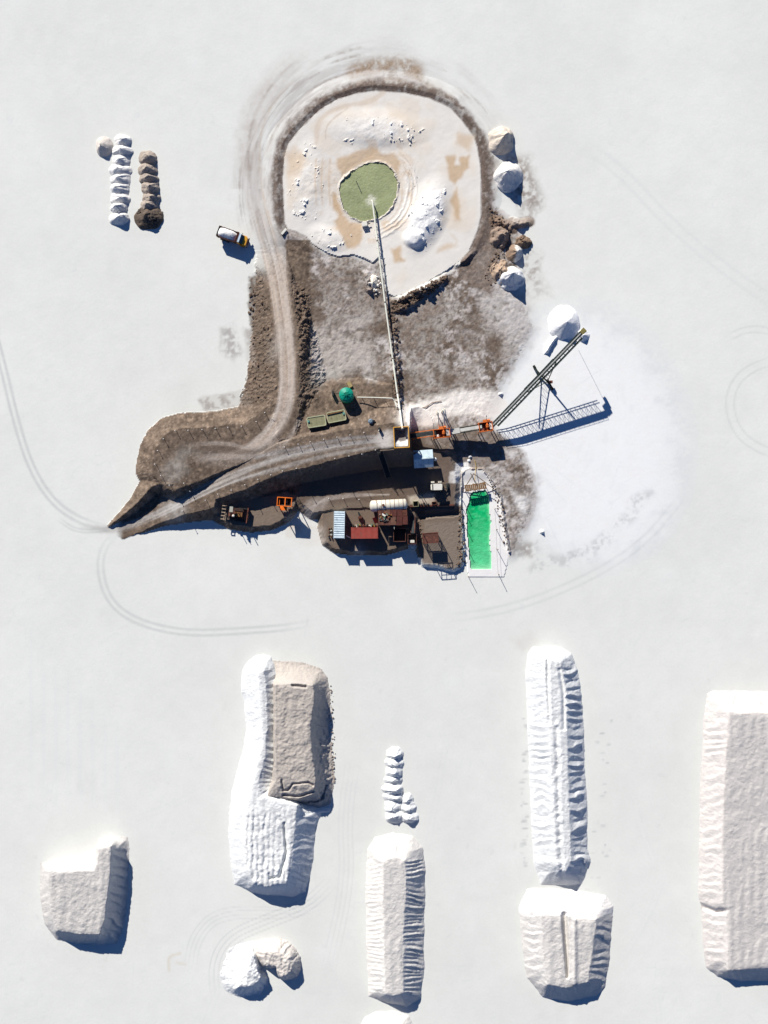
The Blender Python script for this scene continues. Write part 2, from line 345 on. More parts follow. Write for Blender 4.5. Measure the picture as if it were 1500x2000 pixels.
# sunken lined pool
wL, dL = sdist(LINER, 30)
Z[wL] = np.where(dL < 0, .12 + .06 * (N20[wL] - .5) + .5 * sstep(945, 918, GY[wL]), np.where((dL < 9) & (GY[wL] < 1080), np.maximum(Z[wL], .75 * sstep(9, 1, dL) * (.6 + .8 * N6[wL])), Z[wL]))
wW, dW = sdist(POOL, 20)
dW = dW + (N6[wW] - .5) * 2.5
Z[wW] = np.where(dW < 0, -1.2, Z[wW])
# very gentle relief of the flat and the apron under the stacker
flat = (Z < .05)
Z += flat * .02 * (N20 - .5)
ZG = Z
def zg(px, py):
    i = min(max(int(np.searchsorted(ys, py)), 1), len(ys) - 1); j = min(max(int(np.searchsorted(xs, px)), 1), len(xs) - 1)
    ty = (py - ys[i - 1]) / (ys[i] - ys[i - 1]); tx = (px - xs[j - 1]) / (xs[j] - xs[j - 1])
    return float((ZG[i - 1, j - 1] * (1 - tx) + ZG[i - 1, j] * tx) * (1 - ty) + (ZG[i, j - 1] * (1 - tx) + ZG[i, j] * tx) * ty)

# ------------------------------------------------------------------ what the ground is made of (real surface colours)
SALT = s2l((223, 224, 219)); DIRT = s2l((108, 94, 82)); DARKD = s2l((92, 78, 68)); GREYD = s2l((134, 121, 112)); PALE = s2l((190, 184, 180)); TAN = s2l((190, 161, 127)); TAIL = s2l((224, 220, 213)); WHITE = s2l((242, 242, 241)); ROADC = s2l((186, 175, 165)); BLUEG = s2l((160, 162, 166))
C = np.ones(GX.shape + (3,)) * SALT
C *= (1 + (N60 - .5) * .06 + (N200 - .5) * .07 + (N20 - .5) * .05 + (N3 - .5) * .025)[..., None]
def put(w, m, col):
    m = np.clip(m, 0, 1)[..., None]; C[w] = C[w] * (1 - m) + np.asarray(col) * m
def area(poly, col, k=1.0, feather=6.0, wob=6.0, mott=0.0, noise=None, thr=.5):
    w, d = sdist(poly, feather * 2 + wob + 10)
    d = d + (N20[w] - .5) * 2 * wob + (N6[w] - .5) * wob * .7
    m = sstep(feather, -feather, d) * k
    if mott:
        n = N20[w] * .5 + N6[w] * .5 if noise is None else noise[w]
        m = m * (1 - mott + mott * sstep(thr - .12, thr + .12, n))
    put(w, m, col); return w, m
def stroke(pts, col, width, k=1.0, feather=None, wob=1.5, mott=0.0, thr=.5, smooth=3, fade=0.0):
    pts = smooth_poly(pts, smooth, closed=False)
    feather = width * .5 if feather is None else feather
    w = box_of(pts, width + feather + wob + 6); d, a, _ = polydist(GX[w], GY[w], pts, closed=False)
    d = d + (N20[w] - .5) * 2 * wob
    m = sstep(width / 2 + feather / 2, width / 2 - feather / 2, d) * k
    if mott: m = m * (1 - mott + mott * sstep(thr - .15, thr + .15, N20[w] * .6 + N6[w] * .4))
    if fade:
        tot = sum(math.dist(p, q) for p, q in zip(pts[:-1], pts[1:])); m = m * np.clip(np.minimum(a, tot - a) / (fade * tot), 0, 1)
    put(w, m, col)
def ell(cx, cy, rx, ry, n=28, rot=0.0):
    c, s = math.cos(rot), math.sin(rot)
    return [(cx + rx * math.cos(t) * c - ry * math.sin(t) * s, cy + rx * math.cos(t) * s + ry * math.sin(t) * c) for t in np.linspace(0, 2 * math.pi, n, endpoint=False)]
# bright fresh-salt apron swept by the stacker
area(ell(1140, 860, 200, 262, rot=-.25), s2l((204, 207, 208)), .5, 26, 18, .6)
area(ell(1140, 860, 180, 240, rot=-.25), WHITE, .9, 40, 36, .45)
for k in range(40):
    t = random.uniform(-.6, 1.5); r0 = random.uniform(50, 150); stroke([(990 + r_ * 1.1 * math.cos(t), 845 + r_ * 1.2 * math.sin(t)) for r_ in (r0, r0 + 25, r0 + random.uniform(40, 80))], random.choice([s2l((210, 215, 218)), s2l((246, 246, 246)), s2l((220, 223, 224))]), random.uniform(1.5, 4), .5, 2, 2, .5, fade=.3)
for k in range(46):
    t = random.uniform(-.7, 1.5); r = random.uniform(60, 215); px, py = 1010 + r * 1.1 * math.cos(t), 850 + r * 1.15 * math.sin(t)
    area(ell(px, py, random.uniform(6, 22), random.uniform(3, 9), 12, t + 1.57), random.choice([s2l((206, 211, 214)), s2l((246, 246, 245)), s2l((214, 217, 218))]), random.uniform(.25, .6), 5, 8, .7)
area(ell(1160, 840, 200, 270, rot=-.25), s2l((214, 218, 221)), .35, 14, 10, .8)
area(ell(1140, 840, 150, 215, rot=-.3), WHITE, .3, 60, 25)
for k in range(26):
    t = random.uniform(.1, 1.6); r = random.uniform(90, 200); cx, cy = 965, 835
    pts = [(cx + r * 1.35 * math.cos(t + q), cy + r * 1.25 * math.sin(t + q)) for q in np.linspace(0, random.uniform(.1, .35), 6)]
    stroke(pts, s2l((226, 229, 231)), random.uniform(1.2, 2.5), .5, fade=.3)
for p in ((1030, 1075), (1060, 1100), (1110, 1090), (1150, 1075), (1185, 1050), (1220, 1015), (1250, 975)):
    area(ell(p[0], p[1], 34, 16, rot=-.5), s2l((165, 165, 165)), .45, 8, 8, .95, thr=.58)
# halo of driven and blown dirt outside the ring
w = box_of([(440, 60), (1120, 620)], 0); X_, Y_ = GX[w], GY[w]
rr = np.hypot((X_ - 745) / 1.0, (Y_ - 370) / 1.0); th = np.arctan2(Y_ - 370, X_ - 745)
Nr = fbm(rr * 3.0, th * 90, 14, 4, 21); Nr2 = fbm(rr * 1.6, th * 120, 30, 4, 22)
halo = sstep(300, 205, rr + (Nr2 - .5) * 90) * (rr > 185)
west = sstep(.3, -1, np.cos(th)) * .8 + .35 * sstep(.2, -.9, np.sin(th))
put(w, halo * west * sstep(.3, .62, Nr) * .75, s2l((148, 138, 130)))
put(w, halo * .5 * np.clip(west + .3, 0, 1), s2l((192, 189, 186))); put(w, sstep(250, 205, rr + (Nr2 - .5) * 60) * (rr > 190) * sstep(.42, .6, fbm(X_, Y_, 12, 4, 24)) * .6 * np.clip(west + .55 - .5 * (np.cos(th) > .75), 0, 1), s2l((136, 125, 117)))
stroke([(690, 140), (735, 128), (790, 124), (815, 140)], s2l((150, 128, 106)), 30, .9, 22, 10, .75, .46)
stroke([(700, 162), (760, 152), (840, 165), (880, 190)], s2l((150, 130, 112)), 16, .6, 14, 6, .7)
for k in range(60):
    r = random.uniform(203, 240) + random.random() ** 2 * 50; t0 = random.uniform(2.7, 5.4); L_ = random.uniform(.15, .6)
    pts = [(745 + r * math.cos(t), 372 + r * math.sin(t)) for t in np.linspace(t0, t0 + L_, 8)]
    stroke(pts, random.choice([s2l((140, 128, 118)), s2l((158, 148, 140)), s2l((214, 212, 210)), s2l((150, 138, 126)), s2l((176, 166, 156)), s2l((228, 228, 228))]), random.uniform(2, 7), random.uniform(.3, .65), wob=5, mott=.8, fade=.3)
for r, cx in ((262, 0), (272, 0)):
    stroke([(745 + r * math.cos(t), 372 + r * math.sin(t)) for t in np.linspace(2.75, 4.2, 12)], s2l((170, 165, 160)), 2.5, .45, fade=.2)
# big dirt flats, mottled with salt bloom
area(DIRT1, GREYD, .95, 12, 16, .25)
mix = sstep(.5, .66, fbm(GX[wD], GY[wD], 46, 4, 31)) * (dD < -4)
put(wD, mix * .9, DIRT * .92)
bloom = sstep(.44, .64, fbm(GX[wD], GY[wD], 9, 4, 32, .65)) * sstep(.36, .6, fbm(GX[wD], GY[wD], 75, 3, 33)) * (dD < 6)
put(wD, bloom * .85, s2l((200, 194, 191)))
put(wD, sstep(.55, .72, fbm(GX[wD], GY[wD], 4.5, 2, 34)) * (dD < 0) * .6, DARKD)
area(ell(912, 655, 26, 32), DIRT, .8, 16, 10, .3); area(ell(830, 660, 50, 40), DIRT, .5, 20, 12, .5)
area([(920, 560), (1030, 560), (1045, 640), (1020, 690), (960, 640)], s2l((202, 198, 196)), .7, 16, 14, .75, thr=.47)
area([(610, 640), (720, 620), (735, 720), (640, 745), (605, 710)], s2l((198, 190, 184)), .65, 14, 14, .8, thr=.46)
area([(985, 300), (1035, 310), (1060, 400), (1030, 430), (1000, 390)], GREYD, .85, 14, 16, .85, thr=.47); area([(1030, 480), (1060, 500), (1050, 560), (1025, 540)], GREYD, .6, 12, 14, .9, thr=.5)
area([(1000, 440), (1045, 510), (1080, 580), (1020, 590), (1010, 520)], GREYD, .35, 14, 14, .9, thr=.55)
area([(925, 470), (960, 425), (985, 430), (975, 520), (960, 580), (900, 545), (905, 510)], s2l((122, 108, 98)), .9, 5, 5, .15)
# dam ring
ringm = (sstep(-1, 2, dB) * sstep(27, 17, dB + (N20[wB] - .5) * 16))
sw = 1 - sstep(430, 470, GY[wB]) * (GX[wB] < 900)
put(wB, ringm * sw * (.5 + .5 * sstep(.34, .54, N20[wB] * .6 + N6[wB] * .4)), s2l((112, 99, 91)))
put(wB, (sstep(4, 8, dB) * sstep(17, 11, dB)) * sw * .55 * sstep(.4, .6, N6[wB]), s2l((84, 73, 66)))
# tailings
m = sstep(2, -2, dB + (N6[wB] - .5) * 3)
col = TAIL * (1 + (N20[wB] - .5) * .06)[..., None] * (1 + (N60[wB] - .5) * .06)[..., None]
mm = m[..., None]; C[wB] = C[wB] * (1 - mm) + col * mm
ins = sstep(0, -14, dB)
put(wB, ins * sstep(.46, .7, N60[wB]) * .27, s2l((212, 192, 166))); put(wB, ins * sstep(.5, .66, fbm(x, y, 40, 4, 43)) * .22 * sstep(480, 430, y) * sstep(925, 880, x), s2l((210, 184, 152)))
put(wB, ins * sstep(.58, .72, fbm(x, y, 26, 4, 41)) * .5 * sstep(70, 20, dP), s2l((205, 176, 142)))
put(wB, np.clip((bz - .75) * 1.6, 0, .8) * ins, WHITE)
def tan(pts, k=.85, col=TAN, f=4.5): area(pts, col, k, f, 4.5); area(pts, s2l((214, 194, 168)), .35, 10, 12, .4)
tan(zp(5.77, 540, 160, [(690, 870), (860, 800), (1080, 745), (1200, 810), (1330, 790), (1400, 880), (1390, 1060), (1340, 1050), (1230, 920), (1100, 900), (1000, 940), (850, 990), (730, 1080), (700, 980)]), .75)
tan(zp(5.77, 540, 160, [(640, 1250), (665, 1270), (740, 1480), (715, 1490), (650, 1400)]))
tan(zp(5.77, 540, 380, [(640, 40), (700, 140), (760, 240), (830, 310), (960, 340), (960, 440), (975, 480), (940, 580), (890, 605), (800, 595), (760, 540), (740, 480), (690, 400), (650, 300), (690, 240), (650, 150)]))
tan(zp(6.25, 740, 160, [(810, 910), (935, 910), (935, 1010), (985, 1010), (985, 920), (1100, 900), (1110, 1050), (1040, 1100), (980, 1190), (930, 1240), (870, 1190), (840, 1050)]))
tan(zp(6.25, 740, 160, [(950, 1290), (960, 1400), (985, 1600), (990, 1680), (940, 1680), (920, 1520), (880, 1450), (910, 1380)]))
tan(zp(6.25, 740, 380, [(150, 660), (260, 640), (270, 760), (310, 800), (200, 830), (170, 770)]))
tan(zp(6.25, 740, 380, [(740, 640), (830, 590), (920, 610), (950, 560), (880, 480), (960, 560), (950, 630), (830, 670), (700, 720)]), .6, f=6)
tan([(555, 300), (575, 290), (600, 300), (590, 330), (565, 340)], .4, f=10); tan([(895, 262), (925, 268), (915, 292), (890, 280)], .55, f=7)
stroke(zp(5.77, 540, 160, [(450, 690), (455, 480), (560, 350), (800, 260), (1050, 230), (1210, 120)]), s2l((206, 190, 172)), 9, .6, 6, 1.5)
stroke(zp(5.77, 540, 160, [(555, 650), (555, 510), (650, 400), (800, 300)]), s2l((190, 174, 156)), 3, .5, 3)
for k, r in enumerate((66, 74, 84, 93)):
    stroke([(720 + r * math.cos(t), 375 + r * 1.05 * math.sin(t)) for t in np.linspace(-.7, .9, 12)], s2l((196, 176, 152)) if k % 2 == 0 else s2l((236, 230, 222)), 3, .5, 3)
for px in (618, 630, 645): stroke([(px, 310), (px - 3, 350), (px, 400)], s2l((200, 172, 140)), 3.5, .6, 3, mott=.6)
put(wB, sstep(8, 4, dP) * (dP > -2) * .85 * (.4 + .6 * sstep(.4, .55, N6[wB])), s2l((206, 198, 186)))
# embankment earth, with wheel tracks
EMB = Z * 0; 
wE = box_of([(180, 440), (830, 1090)], 0)
emb = np.clip((Z[wE] - .012) / .05, 0, 1) * sstep(446, 470, GY[wE])
dBe, _, inB = polydist(GX[wE], GY[wE], BASIN); emb = np.where(inB | (dBe < 30) & (GY[wE] < 470), 0, emb)
emb *= 1 - sstep(600, 616, GX[wE]) * sstep(752, 728, GY[wE] + (N20[wE] - .5) * 24)
emb *= 1 - sstep(768, 786, GX[wE] + (N20[wE] - .5) * 14) * sstep(850, 836, GY[wE])
emb *= sstep(470, 560, GY[wE] + (N20[wE] - .5) * 40) * (GX[wE] < 560) + (GX[wE] >= 560)
earth = DIRT * (1 + (N20[wE] - .5) * .34 + (N6[wE] - .5) * .5 + (N3[wE] - .5) * .45 + (N60[wE] - .5) * .25)[..., None]
e3 = emb[..., None]; C[wE] = C[wE] * (1 - e3) + earth * e3
put(wE, emb * sstep(.55, .75, N6[wE]) * .3, s2l((140, 122, 106)))
area([(483, 535), (505, 540), (522, 600), (531, 690), (532, 770), (500, 790), (488, 770), (494, 700), (486, 640), (482, 580)], DIRT * .95, .95, 4, 11, .25); area([(574, 562), (592, 558), (604, 590), (607, 640), (600, 690), (598, 760), (588, 760), (586, 680)], DIRT * .95, .9, 4, 4)
area([(430, 640), (455, 635), (475, 690), (455, 705), (430, 685)], s2l((150, 144, 140)), .7, 8, 8, .9, thr=.5)
area([(385, 780), (430, 770), (480, 765), (490, 790), (400, 805)], s2l((140, 130, 122)), .7, 6, 8, .7, thr=.48)
area([(475, 640), (495, 640), (500, 720), (485, 705)], s2l((140, 130, 122)), .6, 6, 6, .6)
for off, c in ((-11, ROADC), (9, ROADC), (-1, s2l((172, 152, 134)))):
    stroke([(520 + off, 470), (538 + off, 520), (552 + off, 600), (560 + off, 680), (562 + off, 750), (556 + off, 800), (530 + off, 845), (490 + off, 880), (440 + off, 893), (390, 895)], c, 10, .85, 7, 1.5, .15, fade=.18)
stroke([(545, 500), (556, 600), (563, 690), (565, 750), (560, 800), (530, 855), (480, 885)], s2l((196, 186, 178)), 24, .4, 14, 3, .3)
stroke([(640, 95), (560, 130), (505, 195), (482, 270), (486, 340), (505, 420), (528, 500), (548, 580)], s2l((178, 168, 160)), 40, .6, 36, 9, .6, fade=.3)
for o_ in (-16, -6, 5, 16): stroke([(600 + o_, 110 + o_), (535 + o_, 165 + o_ * .5), (490 + o_, 250), (492 + o_, 360), (512 + o_, 440), (532 + o_ * .8, 510), (550 + o_ * .6, 590)], random.choice([s2l((208, 202, 196)), s2l((160, 148, 138)), s2l((190, 172, 154))]), 5, .6, 5, 3, .6, fade=.2)
stroke([(585, 820), (570, 850), (545, 880), (525, 890)], ROADC, 8, .6, 8, mott=.4)
stroke([(390, 890), (440, 898), (500, 888), (540, 872)], s2l((150, 140, 132)), 26, .6, 20, 6, .5)
stroke([(770, 858), (700, 864), (640, 873), (560, 888), (480, 918), (400, 958), (300, 1006), (236, 1030)], s2l((158, 155, 153)), 9, .8, 6, 1.5, .2)
stroke([(770, 868), (690, 879), (620, 893), (540, 917), (450, 940), (380, 972), (300, 1012)], s2l((172, 168, 164)), 7, .6, 6, 1.5, .3)
stroke([(768, 852), (700, 853), (640, 862), (560, 880), (500, 893)], s2l((152, 150, 150)), 6, .7, 5, 1.5, .3)
stroke([(320, 1000), (270, 1022), (232, 1034), (195, 1034), (150, 1026)], s2l((158, 152, 147)), 13, .7, 10, 3, .35, fade=.35)
area([(738, 842), (768, 840), (768, 874), (745, 876), (730, 862)], s2l((206, 200, 194)), .85, 6, 6, .3)
area([(760, 800), (780, 795), (790, 826), (760, 822)], s2l((200, 188, 178)), .4, 8, 6, .6)
fine = (1 + (N3 - .5) * .5 + (N6 - .5) * .3); dk = sstep(.5, .25, C.mean(-1)); C *= (1 + (fine - 1) * dk)[..., None]
for q in range(9): stroke([(545 - q * 5, 862 + q * 2), (500, 880 + q * 2), (440 - q * 4, 876 + q * 4 - 14), (370 + random.uniform(-15, 25), 868 + q * 5)], random.choice([s2l((148, 136, 126)), s2l((160, 150, 142)), s2l((104, 92, 83))]), random.uniform(2, 5), .75, 4, 2, .35, fade=.25)
for pts in ([(965, 430), (990, 440), (1002, 447)], [(1000, 434), (1015, 438), (1034, 433)]): stroke(pts, s2l((130, 110, 94)), 20, .95, 5, 3, .1)
for q in range(26):
    o_ = random.uniform(-16, 16); c_ = random.choice([s2l((196, 190, 184)), s2l((150, 142, 136)), s2l((176, 166, 156)), s2l((120, 108, 98))])
    i0 = random.uniform(0, .5); base_ = [(765, 860), (700, 868), (640, 878), (560, 896), (500, 914), (440, 936), (380, 966), (310, 1004), (250, 1030)]
    kk_ = random.randint(0, 4); seg_ = base_[kk_:kk_ + random.randint(4, 5)]; stroke([(px, py + o_ * np.interp(px, [250, 400, 760], [.25, .7, .8])) for px, py in seg_], c_, random.uniform(1.4, 2.6), .6, 1.4, 1.2, .35, fade=.25)
for q in range(26):
    o_ = random.uniform(-20, 18); c_ = random.choice([s2l((206, 198, 190)), s2l((160, 146, 134)), s2l((190, 172, 154)), s2l((126, 112, 100))])
    base_ = [(500, 380), (520, 450), (538, 520), (550, 590), (558, 660), (562, 740), (556, 800), (535, 845), (495, 878)]; kk_ = random.randint(0, 4)
    stroke([(px + o_, py) for px, py in base_[kk_:kk_ + random.randint(4, 5)]], c_, random.uniform(1.4, 2.6), .55, 1.4, 1.2, .35, fade=.25)
grit = rng.random(GX.shape); C *= (1 + (grit - .5) * .32 * sstep(.5, .25, C.mean(-1)))[..., None]; spk = (grit > .985) * sstep(.45, .2, C.mean(-1)) * .3; C = C * (1 - spk[..., None]) + s2l((180, 168, 156)) * spk[..., None]
# conveyor yard, terrace and container bench
area([(788, 806), (800, 788), (850, 778), (890, 764), (960, 758), (992, 790), (965, 818), (935, 812), (905, 806), (870, 812), (840, 830), (800, 834)], s2l((233, 228, 222)), .95, 8, 8)
area([(798, 984), (905, 984), (908, 1020), (800, 1022)], s2l((104, 90, 80)), .95, 5, 3); area([(800, 840), (960, 836), (990, 860), (985, 900), (905, 915), (890, 990), (800, 985)], s2l((118, 105, 95)), .85, 8, 8, .2); area(TERRACE, s2l((104, 90, 80)), .9, 6, 5); area(CONT, s2l((118, 104, 92)), .9, 4, 3); area(PAD, s2l((122, 108, 96)), .95, 4, 5); area(BENCH, s2l((128, 114, 102)), .9, 5, 4)
area([(795, 968), (848, 965), (846, 982), (800, 985)], s2l((196, 184, 168)), .9, 4, 4, .25)
area([(600, 975), (640, 972), (640, 985), (615, 1005), (600, 1010), (588, 990)], s2l((168, 158, 150)), .7, 6, 6, .3)
for q in range(4): stroke([(590 + q * 5, 1015 - q * 2), (602 + q * 4, 990), (640, 976 - q * 3), (690, 970 - q * 2), (760, 966)], s2l((178, 168, 160)), 2, .5, 2)
area([(890, 905), (915, 902), (918, 914), (900, 920), (896, 944), (878, 942), (878, 922), (888, 920)], s2l((232, 230, 227)), .95, 2, 2.5)
area([(815, 935), (860, 960), (880, 975), (885, 930), (870, 900)], s2l((118, 104, 94)), .6, 10, 8, .3)
area(LINER, s2l((232, 230, 228)), 1.0, 2, 2.5)
area([(1000, 960), (1035, 975), (1030, 1010), (1010, 1000)], s2l((228, 226, 224)), .8, 7, 8, .4)
area([(985, 880), (1010, 885), (1000, 900)], s2l((225, 222, 220)), .7, 5, 6, .3); area([(995, 1050), (1040, 1060), (1040, 1090), (1000, 1085)], s2l((150, 142, 136)), .7, 8, 8, .9, thr=.5)
area([(560, 1015), (600, 1010), (632, 1030), (640, 1065), (600, 1060), (565, 1040)], s2l((214, 204, 194)), .6, 12, 12, .6)
area([(560, 1000), (580, 1000), (590, 1040), (560, 1050)], s2l((196, 178, 158)), .5, 8, 8, .7)
# wheel tracks over the salt flat
GT = s2l((158, 164, 166))
def tracks(pts, gap, k, wd=2.6, col=GT, n=2):
    sp = smooth_poly(pts, 3, closed=False)
    for q in range(n):
        off = (q - (n - 1) / 2) * gap; out = []
        for i, p in enumerate(sp):
            a = sp[max(0, i - 1)]; b = sp[min(len(sp) - 1, i + 1)]; L_ = math.dist(a, b) + 1e-6
            out.append((p[0] - (b[1] - a[1]) / L_ * off, p[1] + (b[0] - a[0]) / L_ * off))
        stroke(out, col, wd * 1.25, k * .9, wd * 1.2, .8, .25, smooth=0, fade=.16)
tracks([(-40, 560), (0, 690), (30, 820), (60, 915), (105, 985), (165, 1022), (222, 1033)], 11, .5, 4)
tracks([(230, 1040), (203, 1065), (193, 1110), (212, 1175), (265, 1215), (360, 1238), (480, 1232), (560, 1226), (620, 1215)], 11, .4, 4)
tracks([(222, 1033), (150, 1040), (110, 1010)], 6, .35, n=2)
tracks([(1120, 270), (1210, 330), (1310, 440), (1420, 530), (1540, 610)], 20, .32, 5, s2l((204, 208, 208)))
tracks([(1520, 700), (1450, 725), (1420, 780), (1440, 850), (1500, 885), (1540, 890)], 16, .25, 3)
tracks([(1420, 660), (1465, 640), (1520, 650)], 12, .2, 3)
tracks([(860, 1210), (1000, 1190), (1150, 1130), (1260, 1060), (1340, 960)], 14, .2, 4)
tracks([(650, 1720), (600, 1770), (520, 1800), (450, 1830), (420, 1880), (425, 1950)], 9, .35, 2, n=4)
tracks([(640, 1760), (560, 1785), (430, 1780), (380, 1830), (370, 1900)], 8, .22, 2, n=4)
tracks([(640, 1900), (680, 1720), (672, 1600), (690, 1480)], 9, .18, 2, n=4)
stroke([(330, 1895), (328, 1868), (352, 1862)], s2l((214, 206, 190)), 5, .6); stroke([(345, 1880), (362, 1884)], s2l((214, 206, 190)), 4, .5)
area([(1000, 1250), (1035, 1240), (1050, 1252), (1020, 1275)], s2l((206, 200, 194)), .55, 10, 10, .5)
for k in range(60):
    px = random.uniform(1018, 1030) if k % 3 else random.uniform(1150, 1200); py = random.uniform(1400, 1720)
    area(ell(px, py, random.uniform(2, 6), random.uniform(1, 2.2), 8), s2l((150, 154, 156)), random.uniform(.2, .6), 2, 1)
for k in range(90):
    px, py = random.uniform(20, 1480), random.uniform(1110, 1990)
    area(ell(px, py, random.uniform(2, 8), random.uniform(1, 3), 8, random.uniform(0, 3)), s2l((190, 190, 188)), random.uniform(.15, .4), 3, 2, .5)
for q in range(8): stroke([(60 + q * 24, 1180 + q * 30), (62 + q * 24, 1600)], s2l((216, 219, 220)), 8, .25, 8, fade=.3)
for k in range(14):
    px, py = random.uniform(30, 1450), random.uniform(1150, 1950); L_ = random.uniform(80, 260); a_ = random.uniform(-.5, .5) + (1.57 if k % 3 else 0)
    tracks([(px, py), (px + L_ * .5 * math.cos(a_) + random.uniform(-20, 20), py + L_ * .5 * math.sin(a_)), (px + L_ * math.cos(a_), py + L_ * math.sin(a_))], 10, .12, 3, s2l((200, 203, 203)))
for k in range(70):
    px, py = random.uniform(0, 1500), random.uniform(0, 2000)
    area(ell(px, py, random.uniform(8, 40), random.uniform(6, 26), 12, random.uniform(0, 3)), random.choice([s2l((212, 212, 208)), s2l((232, 233, 231))]), random.uniform(.12, .35), 14, 14, .6)
# old pan cells of the salt crust, barely visible
cell = np.abs(fbm(GX, GY, 34, 2, 51) - .5); put((slice(None), slice(None)), sstep(.014, .0, cell) * .17 * flat * sstep(.42, .6, N60), s2l((200, 204, 208)))

# ------------------------------------------------------------------ build the ground as adjoining pieces
k = (1 - Z / H) / S
VX = (GX - 750) * k; VY = -(GY - 1000) * k
V = np.stack([VX, VY, Z], -1).reshape(-1, 3)
ny, nx = GX.shape
qi = (np.arange(ny - 1)[:, None] * nx + np.arange(nx - 1)[None, :])
Q = np.stack([qi + nx, qi + nx + 1, qi + 1, qi], -1).reshape(-1, 4)
CX = .25 * (GX[1:, 1:] + GX[:-1, :-1] + GX[1:, :-1] + GX[:-1, 1:]); CY = .25 * (GY[1:, 1:] + GY[:-1, :-1] + GY[1:, :-1] + GY[:-1, 1:]); CZ = .25 * (Z[1:, 1:] + Z[:-1, :-1] + Z[1:, :-1] + Z[:-1, 1:])
cls = np.zeros(CX.shape, int)
def cells(poly, grow=0):
    d, _, ins = polydist(CX, CY, poly); return ins | (d < grow)
inb = cells(BASIN); cls[(CZ > .45) & (CX > 190) & (CX < 900) & (CY > 470) & (CY < 1115) & ~inb] = 1
cls[(CX > 900) & (CX < 915) & (CY > 990) & (CY < 1110) & (CZ > .45)] = 1
cls[cells(smooth_poly([(505, 470), (540, 470), (565, 540), (577, 640), (582, 750), (575, 800), (556, 850), (700, 848), (768, 842), (768, 872), (690, 886), (600, 908), (500, 940), (400, 978), (300, 1024), (236, 1044), (224, 1032), (300, 994), (400, 944), (470, 908), (525, 855), (545, 790), (544, 680), (532, 580), (515, 520)], 1))] = 2
dRg, _, _ = polydist(CX, CY, BASIN)
cls[(~inb) & (dRg < 24) & ((CY < 460) | (CX > 900)) & (CX > 520)] = 4
cls[inb] = 3
def grid_mesh(name, V, Q, Cc, m, smooth=False):
    used, inv = np.unique(Q, return_inverse=True); q = inv.reshape(-1, 4)
    me = bpy.data.meshes.new(name); n = len(used); f = len(q)
    me.vertices.add(n); me.vertices.foreach_set('co', V[used].astype(np.float32).ravel())
    me.loops.add(f * 4); me.loops.foreach_set('vertex_index', q.astype(np.int32).ravel())
    me.polygons.add(f); me.polygons.foreach_set('loop_start', (np.arange(f) * 4).astype(np.int32))
    me.update(calc_edges=True)
    at = me.color_attributes.new('Col', 'FLOAT_COLOR', 'POINT')
    at.data.foreach_set('color', np.concatenate([Cc[used], np.ones((n, 1))], 1).astype(np.float32).ravel())
    me.polygons.foreach_set('use_smooth', np.full(f, smooth)); me.materials.append(m); me.update()
    o = bpy.data.objects.new(name, me); COL.objects.link(o); return o
CF = np.clip(C, 0, .88).reshape(-1, 3)
for i, nm in enumerate(('salt_flat', 'dirt_embankment', 'dirt_road', 'tailings_basin', 'ring_dam')):
    o = grid_mesh(nm, V, Q[cls.ravel() == i], CF, M_flat if i in (0, 3) else M_ground); tag(o, kind='structure')

# water
def water(name, poly, z, colf, step=2.0):
    x0 = min(p[0] for p in poly) - 8; x1 = max(p[0] for p in poly) + 8; y0 = min(p[1] for p in poly) - 8; y1 = max(p[1] for p in poly) + 8
    gx, gy = np.meshgrid(np.arange(x0, x1, step), np.arange(y0, y1, step)); d, _, ins = polydist(gx, gy, poly); d = np.where(ins, -d, d)
    kk = (1 - z / H) / S; v = np.stack([(gx - 750) * kk, -(gy - 1000) * kk, np.full(gx.shape, z)], -1).reshape(-1, 3)
    c = colf(gx, gy, d).reshape(-1, 3); n = gx.shape[1]; q = (np.arange(gx.shape[0] - 1)[:, None] * n + np.arange(n - 1)[None, :]).ravel()
    qq = np.stack([q + n, q + n + 1, q + 1, q], -1); keep = (d.ravel()[qq].min(1) < 4); return tag(grid_mesh(name, v, qq[keep], c, M_water, True), kind='structure')
def pond_col(x, y, d):
    c = s2l((150, 157, 118)) * (1 + (fbm(x, y, 14, 3, 61) - .5) * .3 + (fbm(x, y, 55, 3, 67) - .5) * .5)[..., None]
    sp = sstep(.62, .74, fbm(x, y, 3.2, 2, 62)) * .3; c = c * (1 - sp[..., None]) + s2l((178, 186, 156)) * sp[..., None]
    e = sstep(-6, 1, d)[..., None] * .6; c = c * (1 - e) + s2l((150, 156, 118)) * e
    f = (sstep(15, 2, np.hypot(x - 725, y - 392) + (fbm(x, y, 3, 2, 63) - .5) * 16) * .8)[..., None]
    return c * (1 - f) + s2l((214, 214, 198)) * f
def pool_col(x, y, d):
    mo = sstep(.4, .7, fbm(x * 1.2, y * 2.0, 9, 4, 66))[..., None] * .45
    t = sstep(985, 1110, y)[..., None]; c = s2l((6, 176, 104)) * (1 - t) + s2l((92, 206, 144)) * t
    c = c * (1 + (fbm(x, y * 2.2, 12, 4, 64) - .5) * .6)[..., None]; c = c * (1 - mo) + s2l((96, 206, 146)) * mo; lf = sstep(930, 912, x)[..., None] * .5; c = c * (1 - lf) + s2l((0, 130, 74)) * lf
    e = sstep(-5, 1, d + (fbm(x, y, 5, 2, 65) - .5) * 4)[..., None] * .5 * (.3 + .7 * sstep(930, 958, x)[..., None]); c = c * (1 - e) + s2l((170, 226, 190)) * e
    b = sstep(1096, 1112, y)[..., None] * .55; return c * (1 - b) + s2l((150, 214, 170)) * b
water('pond_water', POND, .22, pond_col); water('pool_water', POOL, -.15, pool_col)
